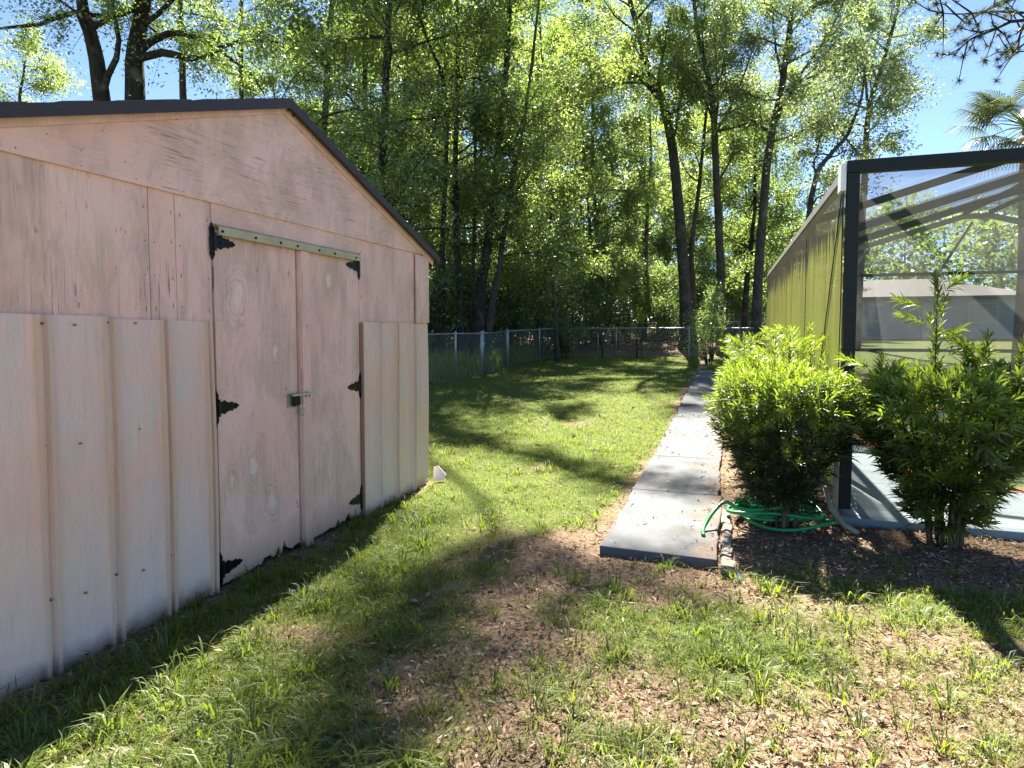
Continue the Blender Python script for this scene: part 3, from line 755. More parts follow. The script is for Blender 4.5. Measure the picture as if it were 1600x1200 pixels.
# ------------------------------------------------------------------ leaves in bulk
def unit(a): return a / np.maximum(1e-9, np.linalg.norm(a, axis=1, keepdims=True))
def leaf_mesh(name, pos, size, var, aspect=.45, droop=.3, fold=True):
    """rhombic leaves of random bearing at pos"""
    n = len(pos)
    d = rng.normal(size=(n, 3)); d[:, 2] = d[:, 2] * .7 - droop; d = unit(d)
    nn = rng.normal(size=(n, 3)); nn[:, 2] += .6
    s = unit(np.cross(d, nn)); L = size[:, None] * (.7 + .6 * rng.random((n, 1)))
    W = L * aspect * .5
    V = np.empty((n, 4, 3)); V[:, 0] = pos; V[:, 1] = pos + d * L * .45 + s * W; V[:, 2] = pos + d * L; V[:, 3] = pos + d * L * .45 - s * W
    idx = np.arange(n * 4).reshape(n, 4)
    return np_mesh(name, V.reshape(-1, 3), [idx], np.repeat(var, 4))

def polyline(pts, n):
    pts = np.asarray(pts, float); seg = np.r_[0, np.cumsum(np.linalg.norm(np.diff(pts, axis=0), axis=1))]
    t = np.linspace(0, seg[-1], n)
    return np.c_[[np.interp(t, seg, pts[:, k]) for k in range(3)]].T
def smooth_path(pts, n):
    """Catmull-Rom through pts"""
    P = np.asarray(pts, float); P = np.vstack([2 * P[0] - P[1], P, 2 * P[-1] - P[-2]]); out = []
    m = len(P) - 3
    for q in np.linspace(0, m - 1e-6, n):
        i = int(q); t = q - i; a, b, c, d = P[i:i + 4]
        out.append(.5 * ((2 * b) + (-a + c) * t + (2 * a - 5 * b + 4 * c - d) * t * t + (-a + 3 * b - 3 * c + d) * t ** 3))
    return np.array(out)

def make_tree(name, label, trunk, r0, mats, limbs=(), n_limb=14, t0=.3, limb_len=(1.8, 4.0), leaves=15000, leaf=.11, group=None, spread=.26, vines=0, cat='tree', r1=.25, hang=.25, low_droop=0.0, toward=None):
    leaves = int(leaves * 1.4)
    base = np.array(trunk[0], float); base[2] = float(ter(base[0], base[1])) - .1
    trunk = [base] + [np.array(p, float) for p in trunk[1:]]
    root = empty(name, base, label, cat, group)
    tp = smooth_path(trunk, 22); H = len(tp)
    mb = MB(); tt = np.linspace(0, 1, H)
    rad = r0 * (1 - (1 - r1) * tt ** .9) + r0 * .35 * np.exp(-tt * 22)
    wob = np.c_[fbm(tt * 9, tt * 0 + 1, random.randint(0, 99)), fbm(tt * 9, tt * 0 + 5, random.randint(0, 99)), tt * 0] - .5; wob[:, 2] = 0; wob[0] = 0
    tp = tp + wob * min(r0, .16) * .8
    mb.tube(tp - base, rad, 10)
    sites = []                      # (twig polyline)
    allL = [(smooth_path(np.array(l, float), 9), r0 * .32) for l in limbs]
    for i in range(n_limb):
        t = t0 + (1 - t0) * (i + random.random()) / n_limb; k = min(H - 2, int(t * (H - 1)))
        p = tp[k] + (tp[k + 1] - tp[k]) * (t * (H - 1) - k)
        az = i * 2.4 + random.uniform(-.6, .6) if toward is None else toward + random.gauss(0, .8)
        ln = random.uniform(*limb_len) * (1.1 - .45 * t); el = random.uniform(.15, .75) - low_droop * (1 - t)
        d0 = np.array([math.cos(az) * math.cos(el), math.sin(az) * math.cos(el), math.sin(el)])
        d1 = d0 + np.array([random.gauss(0, .25), random.gauss(0, .25), random.uniform(-.25, .35)])
        pts = [p, p + d0 * ln * .35, p + d0 * ln * .35 + d1 * ln * .35, p + d0 * ln * .35 + d1 * ln * .62 + np.array([0, 0, random.uniform(-.3, .25) * ln * .3])]
        allL.append((smooth_path(pts, 7), max(.018, rad[k] * random.uniform(.28, .5))))
    for lp, lr in allL:
        n = len(lp); jit = rng.normal(scale=.03, size=lp.shape); jit[0] = 0; lp = lp + jit
        mb.tube(lp - base, [max(.008, lr * (1 - .85 * q / (n - 1))) for q in range(n)], 6, cap=False)
        ll = np.linalg.norm(lp[-1] - lp[0])
        for j in range(int(4 + ll * 1.6)):
            q = .25 + .75 * random.random(); kk = min(n - 2, int(q * (n - 1))); p = lp[kk] + (lp[kk + 1] - lp[kk]) * (q * (n - 1) - kk)
            dd = unit((lp[kk + 1] - lp[kk])[None])[0] + rng.normal(scale=.65, size=3); dd[2] += random.uniform(-.45, .35); dd = dd / np.linalg.norm(dd)
            tl = random.uniform(.6, 1.5)
            tw = np.array([p, p + dd * tl * .5, p + dd * tl + np.array([0, 0, -hang * tl * random.random()])])
            mb.tube(tw - base, [.012, .008, .004], 3, cap=False); sites.append(tw)
    mb.build('trunk', mats[1], root, smooth=True)
    S = np.array(sites); ns = len(S)
    wgt = rng.random(ns) ** 1.3 + .12; wgt /= wgt.sum()
    pick = rng.choice(ns, leaves, p=wgt); u = rng.random(leaves) ** .8
    pos = np.where(u[:, None] < .5, S[pick, 0] + (S[pick, 1] - S[pick, 0]) * (u[:, None] * 2), S[pick, 1] + (S[pick, 2] - S[pick, 1]) * (u[:, None] * 2 - 1))
    pos = pos + rng.normal(scale=spread, size=pos.shape) * (.4 + .8 * rng.random((ns, 1)))[pick]
    tone = np.clip(rng.random(ns)[pick] * .65 + rng.random(leaves) * .5 - .08, 0, 1)
    if vines:
        q = rng.random(vines) ** 1.0 * (H - 2); k = q.astype(int); pv = tp[k] + (tp[k + 1] - tp[k]) * (q - k)[:, None]
        a = rng.random(vines) * 6.283; rr = rad[k] + .05 + np.abs(rng.normal(scale=.16, size=vines))
        pos = np.vstack([pos, pv + np.c_[np.cos(a) * rr, np.sin(a) * rr, rng.normal(scale=.1, size=vines)]]); tone = np.r_[tone, rng.random(vines) * .6]
    pos[:, 2] = np.maximum(pos[:, 2], ter(pos[:, 0], pos[:, 1]) + .15)
    cm = leaf_mesh('crown', pos - base, np.full(len(pos), leaf * .98), tone)
    link('crown', cm, mats[0], root)
    return root

G = 'trees of the wood behind the fence'
def PT(Y, *pts): return [at(x, y, Y + (dy[0] if dy else 0)) for (x, y, *dy) in pts]
A, B, Cc, D_ = (M['leafA'], M['bark2']), (M['leafB'], M['bark1']), (M['leafC'], M['bark1']), (M['leafD'], M['bark2'])
# big oaks behind the shed
make_tree('oak_tree', 'thick dark leaning oak trunk rising behind the shed roof, left of a straighter one', PT(13.2, (178, 560), (172, 300), (158, 150), (142, 60), (128, 0), (108, -150, -.6), (90, -330, -1.2)), .29, B,
          [PT(13.2, (150, 95), (120, 20, -.3), (60, 38, -.6), (0, 42, -.9), (-60, 55, -1.2)), PT(13.2, (160, 150), (185, 70, -.3), (175, 0, -.6), (200, -90, -.6))], n_limb=14, t0=.50, limb_len=(2.5, 5), leaves=13000, leaf=.10, group=G, hang=.5)
make_tree('oak_tree', 'thick dark upright oak trunk behind the shed roof with a long bent limb', PT(13.6, (204, 560), (206, 300), (210, 160), (216, 60), (226, -20), (240, -180, -.6), (262, -340, -1.2)), .35, B,
          [PT(13.6, (212, 92), (262, 76, -.3), (290, 92, -.5), (330, 86, -.7), (352, 70, -.8), (400, 62, -1.0), (432, 66, -1.1)),
           PT(13.6, (214, 84), (252, 54, .2), (290, 52, .4), (335, 74, .5), (380, 105, .6), (412, 150, .7)),
           PT(13.6, (240, -150, -.6), (340, -230, -1.2), (480, -260, -2.2), (640, -270, -3.2)),
           PT(13.6, (250, -240, -.8), (330, -300, -2.5), (420, -330, -4.0))], n_limb=16, t0=.52, limb_len=(2.8, 5.5), leaves=19000, leaf=.10, group=G, hang=.5)
make_tree('slender_tree', 'straight slim trunk crossing behind the bent oak limb', PT(18, (290, 540), (288, 300), (286, 120), (282, 0), (280, -170), (275, -330)), .165, A, n_limb=14, t0=.42, leaves=10000, leaf=.12, group=G)
make_tree('slender_tree', 'thin straight trunk behind the shed ridge beside the oak limb', PT(22, (380, 540), (378, 300), (377, 100), (376, -20), (372, -200), (370, -300)), .13, A, n_limb=16, t0=.3, leaves=13000, leaf=.12, group=G)
make_tree('leafy_tree', 'broad bright leafy tree low behind the left end of the shed roof', PT(19, (20, 560), (24, 300), (30, 180), (40, 90)), .14, A, n_limb=12, t0=.3, limb_len=(1.2, 2.4), leaves=11000, leaf=.11, group=G)
make_tree('leafy_tree', 'vine clad trunk with drooping boughs beside the shed gable', PT(17.5, (606, 560), (600, 400), (596, 300), (602, 120), (612, -60), (622, -260)), .20, B, [PT(17.5, (604, 330), (632, 300, -.3), (656, 268, -.6)), PT(17.5, (606, 60), (540, 60, -.6), (470, 110, -1.3), (430, 170, -1.6)), PT(17.5, (606, 200), (560, 170, -.8), (500, 190, -1.6), (460, 240, -2))], n_limb=22, t0=.25, limb_len=(2, 4.5), leaves=27000, leaf=.105, group=G, vines=1500, low_droop=.4)
make_tree('leafy_tree', 'leafy tree with pale bark rising over the right roof slope of the shed', PT(21, (500, 560), (505, 300), (512, 100), (520, -60), (520, -260)), .18, A, n_limb=22, t0=.25, limb_len=(2, 4.5), leaves=24000, leaf=.12, group=G, low_droop=.3)
make_tree('slender_tree', 'dark slim trunk leaning over the fence end next to the shed', PT(19.6, (687, 560), (690, 480), (692, 400), (697, 250), (694, 130), (660, 40), (640, -80)), .125, B, n_limb=14, t0=.45, leaves=13000, leaf=.11, group=G)
make_tree('slender_tree', 'tall straight dark trunk just left of the fence gate', PT(20.2, (722, 560), (719, 480), (714, 350), (712, 200), (716, 0), (722, -220)), .155, B, [PT(20.2, (716, 60), (690, 20, .3), (655, 8, .5)), [at(722, -220, 20.2), (-6.4, 18.8, 18), (-4.9, 17.9, 18.2), (-4.1, 17.0, 17.6), (-3.7, 16.0, 17.0), (-3.6, 15.2, 16.6)], [at(720, -150, 20.2), (-6.0, 18.2, 16), (-4.7, 16.7, 16.4), (-3.9, 15.4, 16.0), (-3.9, 14.6, 15.8)], PT(20.2, (714, 120), (770, 130, -.5), (800, 165, -1))], n_limb=18, t0=.35, limb_len=(1.8, 4.2), leaves=22000, leaf=.115, group=G, low_droop=.3)
make_tree('slender_tree', 'thin upright stem among the dark trunks behind the gate', PT(21, (737, 560), (740, 400), (742, 250), (740, 100), (752, -60), (755, -200)), .085, A, n_limb=16, t0=.35, leaves=17000, leaf=.12, group=G)
make_tree('clump_tree', 'stout dark trunk leaning right behind the fence gate', PT(20.6, (742, 560), (750, 470), (758, 410), (768, 345), (776, 260), (790, 120), (800, -80), (805, -220)), .225, Cc, [[at(802, -150, 20.6), (-4.8, 19.2, 17.2), (-4.0, 18.3, 17.8), (-3.4, 17.8, 17.6)], [at(800, -100, 20.6), (-4.4, 19.2, 15), (-3.2, 18.4, 15.3), (-2.5, 18.0, 15)]], n_limb=18, t0=.4, limb_len=(1.8, 4), leaves=20000, leaf=.11, group=G, low_droop=.35)
make_tree('clump_tree', 'second leaning trunk crossing close behind the gate', PT(20.9, (760, 560), (768, 480), (777, 430), (788, 360), (806, 250), (830, 120), (850, -60)), .15, A, n_limb=18, t0=.4, limb_len=(1.8, 4), leaves=21000, leaf=.115, group=G, low_droop=.3)
make_tree('slender_tree', 'slim crooked stem beside the evergreen at the fence corner', PT(23.5, (872, 570), (868, 500), (866, 460), (858, 400), (862, 300), (850, 150), (842, -60)), .09, A, [PT(23.5, (855, 180), (890, 160, -.4), (935, 105, -.8), (990, 95, -1))], n_limb=18, t0=.35, limb_len=(1.8, 4), leaves=8500, leaf=.12, group=G, low_droop=.2)
make_tree('slender_tree', 'slim trunk standing in the shade beyond the leaning stick posts', PT(34, (926, 560), (924, 470), (923, 400), (918, 300), (912, 200), (905, 110)), .15, A, n_limb=22, t0=.25, limb_len=(2, 4.8), leaves=26000, leaf=.13, group=G, low_droop=.2)
make_tree('slender_tree', 'distant straight trunk with sky showing beside it', PT(37, (1006, 530), (1009, 430), (1012, 330), (1016, 220), (1012, 130)), .16, A, n_limb=18, t0=.4, limb_len=(2, 4), leaves=9500, leaf=.15, group=G)
make_tree('tall_tree', 'big rough trunk bending left above the brush pile', PT(29.5, (1072, 560), (1069, 450), (1062, 340), (1050, 235), (1034, 160), (1022, 130), (1005, 80), (985, 0), (970, -100)), .28, A, [PT(29.5, (1050, 232), (1058, 190, .3), (1063, 155, .6), (1072, 90, .8)), PT(29.5, (1034, 160), (990, 115, -.6), (950, 100, -1.0)), PT(29.5, (1005, 80), (1030, 60, -.5), (1075, 70, -.9))], n_limb=20, t0=.45, limb_len=(2, 5), leaves=22000, leaf=.13, group=G, r1=.3)
make_tree('tall_tree', 'second straight trunk touching the big bending one', PT(30.3, (1084, 560), (1082, 450), (1080, 390), (1088, 320), (1098, 230), (1105, 150), (1110, 20)), .15, A, n_limb=14, t0=.5, limb_len=(2, 4), leaves=12000, leaf=.13, group=G)
make_tree('tall_tree', 'tall trunk forking into several upright limbs beyond the small bush', PT(28.3, (1129, 560), (1127, 450), (1123, 350), (1118, 205), (1110, 130), (1092, 60), (1080, -60)), .21, D_, [PT(28.3, (1118, 210), (1122, 130, .3), (1116, 40, .5), (1118, -40)), PT(28.3, (1120, 205), (1145, 160, -.4), (1172, 90, -.8), (1190, 10, -1)), PT(28.3, (1119, 207), (1100, 150, .4), (1075, 80, .8)), PT(28.3, (1122, 205), (1165, 195, -.8), (1200, 185, -1.2)), PT(28.3, (1122, 290), (1140, 250, .3), (1165, 225, .5))], n_limb=20, t0=.52, limb_len=(1.8, 4), leaves=21000, leaf=.125, group=G, r1=.3)
make_tree('tall_tree', 'tall grey trunk leaning right with a forked top against the sky', PT(27, (1180, 560), (1184, 470), (1192, 340), (1203, 230), (1220, 145), (1230, 70), (1240, -20), (1250, -120)), .215, D_, [PT(27, (1203, 225), (1230, 150, -.4), (1285, 70, -.9), (1318, 5, -1.1), (1335, -60, -1.2)), PT(27, (1230, 150, -.4), (1275, 120, -.2), (1325, 75, 0)), PT(27, (1222, 140), (1212, 60, .5), (1205, -20, .8))], n_limb=20, t0=.42, limb_len=(1.6, 3.8), leaves=19000, leaf=.12, group=G, r1=.3)
make_tree('slender_tree', 'slim dark trunk tucked behind the grey leaning trunk', PT(31, (1163, 560), (1166, 460), (1173, 390), (1180, 300), (1178, 180)), .17, B, n_limb=16, t0=.3, limb_len=(1.5, 3.2), leaves=12000, leaf=.13, group=G)
make_tree('small_tree', 'small crooked tree rising over the algae stained screen wall', PT(21, (1255, 580), (1260, 400), (1264, 330), (1276, 272), (1298, 240), (1325, 208), (1348, 150), (1352, 100)), .11, D_, [PT(21, (1276, 272), (1278, 230, .3), (1285, 190, .6)), PT(21, (1264, 325), (1285, 305, -.3), (1300, 298, -.5))], n_limb=10, t0=.5, limb_len=(.9, 2.0), leaves=5200, leaf=.10, group=G)
make_tree('tall_tree', 'airy tall tree standing against the open sky beyond the enclosure', PT(33, (1335, 560), (1345, 400), (1352, 260), (1358, 180), (1378, 100), (1400, 20), (1415, -80)), .2, D_, [PT(33, (1358, 180), (1350, 100, .5), (1340, 20, .8), (1335, -60, 1)), PT(33, (1352, 260), (1385, 215, -.5), (1420, 205, -.9)), PT(33, (1352, 250), (1310, 200, .5), (1290, 150, .8))], n_limb=24, t0=.42, limb_len=(1.6, 3.6), leaves=19000, leaf=.13, group=G)

# deeper background trees: three kinds, copied
Gb = 'slender background trees deep in the wood'
lab = 'slender half hidden tree standing deep in the wood'
protos = []
bl = ['slender yellow green tree standing deep in the wood', 'slender dark barked green tree standing deep in the wood', 'slender blue green tree standing deep in the wood']
for q, (mm, lv) in enumerate(((A, 17000), (B, 17000), (D_, 15000))):
    t = make_tree('background_tree', bl[q], [np.array([0, 0, 0.]), np.array([.2, 0, 4.]), np.array([-.1, .2, 9.]), np.array([.3, 0, 15.])], .17, mm, n_limb=24, t0=.10, limb_len=(2.0, 4.6), leaves=int(lv * 1.35), leaf=.16, group=Gb, spread=.36, low_droop=.2)
    protos.append(t)
spots = [(-33, 33), (-24, 30), (-21, 35), (-14.5, 24), (-15.5, 27.5), (-13, 25), (-11.2, 29), (-9.5, 33), (-7.4, 36), (-6.0, 47), (-4.4, 49.5), (-3.0, 46.5), (-.6, 48.5), (1.2, 46), (2.8, 49), (4.6, 47), (-15, 35), (-19.5, 33), (-26, 41), (-10, 41), (8.5, 56), (13.5, 58), (18.5, 55), (23, 59), (27, 52), (31, 60)]
for i, (x, y) in enumerate(spots):
    t = protos[i] if i < 3 else copy_tree(protos[i % 3])
    s = random.uniform(.85, 1.1) * (1.28 if -17 < x < -7 else 1 if x < 3 else .72)
    t.location = (x + random.uniform(-.4, .4), y, float(ter(x, y)) - .1); t.rotation_euler = (0, 0, random.uniform(0, 6.28)); t.scale = (s, s, s)

# the far wood that closes the view
n = 90000
bx = rng.uniform(-70, 60, n); by = rng.uniform(50, 68, n)
hmax = 5 + 8 * fbm(bx * .16, by * .05, 71) + np.where(bx < -2, 3.0, -1.0)
bz = hmax * rng.random(n) ** .85
keep = fbm(bx * .5 + bz * .3, bz * .6, 91) > .36
pos = np.c_[bx, by, bz + ter(bx, by)][keep]
fm = leaf_mesh('far_wood', pos, np.full(len(pos), .42), np.clip(fbm(pos[:, 0] * .7, pos[:, 2] * .7, 15) * 1.2 - .1 + rng.normal(scale=.15, size=len(pos)), 0, 1), .6)
tag(link('far_wood', fm, M['leafB']), 'distant green wood closing the view behind the gardens', 'wood', kind='stuff')

# understory shrubs behind the fences
def shrub_mesh(n, seed, rx, hz, leaf):
    r = np.random.default_rng(seed); k = 26
    cx = r.normal(scale=rx * .45, size=(k, 3)); cx[:, 2] = r.random(k) ** .8 * hz
    pick = r.integers(0, k, n); pos = cx[pick] + r.normal(scale=.23, size=(n, 3)); pos[:, 2] = np.abs(pos[:, 2])
    st = MB()
    for c in cx[::2]: st.tube([(c[0] * .1, c[1] * .1, -.05), (c[0] * .45, c[1] * .4, c[2] * .5), tuple(c)], [.022, .014, .005], 5, cap=False)
    return leaf_mesh('foliage', pos, np.full(n, leaf), np.clip(r.random(k)[pick] * .7 + r.random(n) * .4, 0, 1), .5), st
Gu = 'leafy shrubs growing in the shade of the wood'
sprot = []
for q, (rx, hz, lf, mt) in enumerate(((1.1, 2.3, .11, 'leafB'), (1.3, 3.2, .12, 'leafC'), (1.0, 1.7, .10, 'leafA'), (1.4, 3.8, .13, 'leafB'))):
    me, st = shrub_mesh(5200, 40 + q, rx, hz, lf)
    e = empty('wood_shrub', (0, 0, 0), ['waist high mid green shrub in the shade between the trunks', 'dark green shrub taller than a person between the trunks', 'low yellow green shrub between the trunks behind the fence', 'tall loose green shrub filling the shade between the trunks'][q], 'shrub', Gu)
    link('foliage', me, M[mt], e); st.build('stem', M['bark1'], e); sprot.append(e)
sh = [(670, 19.5, 1), (682, 23, 3), (705, 24, 2), (728, 23, 1), (750, 26, 3), (775, 23.5, 1), (800, 24.5, 3), (822, 25.5, 1), (845, 27, 3), (862, 30, 1), (880, 29, 0), (900, 33, 3), (915, 31, 1), (940, 34, 3), (960, 33.5, 0), (978, 36, 3), (1000, 38, 1), (1025, 37, 3), (1045, 35, 0), (1100, 40, 3), (1145, 38, 1), (1180, 39, 3), (840, 32, 3), (720, 28, 3), (690, 28, 3), (790, 30, 3), (640, 22, 3), (560, 23, 3), (460, 24, 3), (360, 26, 3), (250, 25, 3), (90, 24, 3), (1075, 38.5, 3), (1210, 36, 1)]
for i, (px, Y, kind) in enumerate(sh):
    e = sprot[kind] if kind >= 0 and not sprot[kind].get('used') else copy_tree(sprot[kind]); sprot[kind]['used'] = 1
    x = at(px, 516, Y)[0]; s = random.uniform(.85, 1.2)
    e.location = (x, Y, float(ter(x, Y)) - .05); e.rotation_euler = (0, 0, random.uniform(0, 6.28)); e.scale = (s, s, s * random.uniform(.9, 1.15))
for e in C.objects:
    if 'used' in e: del e['used']

# ------------------------------------------------------------------ fences
FH = 1.22
def ground_pt(x, y): return np.array([x, y, float(ter(x, y))])
def fence_run(label, pts, posts, mat, name='chain_link_fence', group=None, rail_r=.02, mesh=True, big=()):
    """pts: ground points of the line; posts: parameters 0..1 along it"""
    pts = np.array([ground_pt(*p) for p in pts]); root = empty(name, pts[0], label, 'fence', group); o0 = pts[0]
    seg = np.r_[0, np.cumsum(np.linalg.norm(np.diff(pts[:, :2], axis=0), axis=1))]; L = seg[-1]
    def P(s): 
        x = np.interp(s, seg, pts[:, 0]); y = np.interp(s, seg, pts[:, 1]); return np.array([x, y, float(ter(x, y))])
    mb = MB(); n = max(4, int(L)); mb.tube([P(L * i / n) - o0 + (0, 0, FH) for i in range(n + 1)], rail_r, 6); mb.build('top_rail', mat, root, smooth=True)
    for i, t in enumerate(posts):
        p = P(L * t) - o0; r = .045 if i in big else .028
        MB().tube([p + (0, 0, -.1), p + (0, 0, FH + .05), p + (0, 0, FH + .075)], [r, r, r * .4], 8).build('post', mat, root, smooth=True)
    # woven wire: diagonal strands both ways
    V = []; Fc = []; pitch = .085; wv = .0022
    for sgn in (1, -1):
        s = -FH
        while s < L:
            a0, a1 = max(0, s), min(L, s + FH)
            if a1 - a0 > .02:
                z0, z1 = ((a0 - s), (a1 - s)) if sgn > 0 else (FH - (a0 - s), FH - (a1 - s))
                p, q = P(a0) - o0 + (0, 0, z0 + .02), P(a1) - o0 + (0, 0, z1)
                d = unit((q - p)[None])[0]; h = unit(np.cross(d, [d[1], -d[0], 0.001])[None])[0] * wv; g2 = unit(np.cross(d, h)[None])[0] * wv
                b = len(V); V += [p + h, p - h * .5 + g2, p - h * .5 - g2, q + h, q - h * .5 + g2, q - h * .5 - g2]
                Fc += [(b, b + 1, b + 4, b + 3), (b + 1, b + 2, b + 5, b + 4), (b + 2, b, b + 3, b + 5)]
            s += pitch
    me = np_mesh('wire_mesh', np.array(V), [np.array(Fc)])
    tag(link('wire_mesh', me, mat, root), kind='stuff')
    return root
galv = plain('fence_galvanised', (.30, .34, .35), .45, .6, .2, 9)
galv_green = plain('fence_post_weathered', (.13, .19, .18), .6, .3, .3, 9)
def gx_(px, Y): return (at(px, 516, Y)[0], Y)
p_a, p_b, p_c, p_d = gx_(560, 12.6), gx_(753, 17.4), gx_(793, 21.0), gx_(880, 26.2)
fence_run('chain link fence run between the shed and the gate, tall grass behind it', [gx_(430, 11.0), p_a, gx_(693, 15.4), p_b], (.02, .45, .79, 1), galv, big=(3,))
gate = empty('chain_link_gate', ground_pt(*p_b), 'narrow chain link gate between two stout grey green posts', 'gate')
gl = fence_run('x', [p_b, p_c], (.06, .94), galv_green, 'tmp')
for ch in list(gl.children): ch.parent = gate
bpy.data.objects.remove(gl)
MB().box(-.02, .06, -.03, .03, FH - .35, FH - .25).build('gate_latch', M['zinc'], gate)
fence_run('chain link fence run from the gate back to the dark evergreen', [p_c, gx_(838, 23.4), p_d], (0, .52, .84, 1), galv, big=(0,))
p_e, p_f = gx_(905, 26.6), gx_(1210, 26.8)
fence_run('chain link fence across the end of the lawn before the brush pile', [p_d, p_e, gx_(1000, 26.9), p_f], (.18, .27, .62, .99), galv)
fence_run('farther chain link fence beyond the brush pile among the trunks', [gx_(985, 35.5), gx_(1080, 35.6), gx_(1230, 35.4)], (.0, .18, .5, .8, 1), galv)
# two crooked sticks propping the end fence
for (px, lean, lb) in ((941, -.34, 'crooked bare stick leaning on the end fence, bent left at its top'), (995, .05, 'upright bare stick propped on the end fence under the young palm')):
    x, y = gx_(px, 26.4); e = MB().tube([(0, 0, -.1), (.03, 0, .35), (-.02 + lean * .3, .05, .8), (lean * .55, .08, 1.3)], [.03, .028, .024, .018], 7).build('stick', M['bark1'], None, smooth=True)
    e.location = (x, y, float(ter(x, y))); tag(e, lb, 'stick')

# dark evergreen clump at the fence corner, small bush and young plants by the end fence
def spiky(name, label, loc, n, L, up, mat, cat, width=.035, stem=0.0, group=None):
    root = empty(name, loc, label, cat, group); V = []; Fc = []; var = []
    for i in range(n):
        az = random.uniform(0, 6.28); el = random.uniform(up, 1.35); ln = L * random.uniform(.7, 1.1)
        d = np.array([math.cos(az) * math.cos(el), math.sin(az) * math.cos(el), math.sin(el)]); s = np.array([-math.sin(az), math.cos(az), 0]) * width / 2
        p0 = np.array([0, 0, stem]); p1 = p0 + d * ln * .55; p2 = p0 + d * ln + np.array([0, 0, -.18 * ln])
        b = len(V); V += [p0 - s * .6, p0 + s * .6, p1 + s, p1 - s, p2]; Fc.append((b, b + 1, b + 2, b + 3)); Fc.append((b + 3, b + 2, b + 4, b + 4)); var += [random.random()] * 5
    q = np.array([f for f in Fc if f[2] != f[3]]); t3 = np.array([f[:3] for f in Fc if f[2] == f[3]])
    link('fronds', np_mesh('fronds', np.array(V), [q, t3], var), mat, root)
    if stem: MB().tube([(0, 0, -.05), (.02, 0, stem * .5), (0, 0, stem)], [.035, .03, .025], 7).build('stem', M['bark3'], root)
    return root
x, y = gx_(1003, 27.4); spiky('young_palm', 'young palm with a fan of pale green spiky leaves over the end fence', (x, y, float(ter(x, y))), 34, .75, .05, M['tallgrass'], 'palm', .05, 1.35)
x, y = gx_(1182, 27.6); spiky('young_palm', 'dim young palm standing near the far end of the screen wall', (x, y, float(ter(x, y))), 26, .7, .1, M['leafC'], 'palm', .05, 1.1)
x, y = gx_(905, 30.5); spiky('fan_palmetto', 'grey green palmetto behind the corner of the end fence', (x, y, float(ter(x, y))), 40, .9, .0, M['palm'], 'palmetto', .06, .5)
def blob_bush(name, label, loc, n, rx, rz, leaf, mat, cat, stems=5, seed=1, z0=.25):
    r = np.random.default_rng(seed); root = empty(name, loc, label, cat); k = 16
    c = r.normal(scale=rx * .5, size=(k, 3)); c[:, 2] = z0 + r.random(k) * (rz - z0); pk = r.integers(0, k, n)
    pos = c[pk] + r.normal(scale=rx * .28, size=(n, 3)); pos[:, 2] = np.maximum(pos[:, 2], .05)
    link('foliage', leaf_mesh('foliage', pos, np.full(n, leaf), np.clip(r.random(k)[pk] * .6 + r.random(n) * .5, 0, 1), .42), mat, root)
    st = MB()
    for q in c[:stems]: st.tube([(q[0] * .15, q[1] * .15, -.06), (q[0] * .5, q[1] * .5, q[2] * .55), tuple(q)], [.02, .013, .005], 5, cap=False)
    st.build('stem', M['bark1'], root); return root
x, y = gx_(880, 25.4); blob_bush('evergreen_shrub', 'dense dark evergreen clump at the corner of the fence', (x, y, float(ter(x, y))), 3800, .42, 1.55, .09, M['leafC'], 'shrub', 5, 3, .1)
x, y = gx_(1108, 23.5); blob_bush('small_bush', 'small loose bush with twiggy stems near the end of the path', (x, y, float(ter(x, y))), 2300, .62, 1.75, .075, M['leafA'], 'bush', 8, 5, .5)
x, y = gx_(1112, 25.6); blob_bush('young_tree', 'leafy young sapling behind the small bush at the end fence', (x, y, float(ter(x, y))), 2600, .5, 2.9, .085, M['leafB'], 'sapling', 6, 6, .7)
x, y = gx_(1152, 21.5); blob_bush('low_shrub', 'low dark shrub between the small bush and the screen wall', (x, y, float(ter(x, y))), 1500, .4, .75, .07, M['leafC'], 'shrub', 5, 7, .08)
# brush pile
x, y = -2.6, 30.2
bp = MB(); rr = random.Random(5)
for i in range(150):
    px = x + rr.gauss(0, 2.4); py = y + rr.uniform(-1.2, 1.3); pz = float(ter(px, py)); a = rr.uniform(0, 6.28); l = rr.uniform(.5, 1.6)
    d = Vector((math.cos(a) * l, math.sin(a) * l * .6, rr.uniform(-.05, .3))); m1 = Vector((px, py, pz + .05))
    bp.tube([m1, m1 + d * .5 + Vector((0, 0, .06)), m1 + d], [.018, .014, .006], 4, cap=False)
o = bp.build('brush_pile', M['bark3']); tag(o, 'low pile of cut branches and dead leaves beyond the end fence', 'brush pile', kind='stuff')

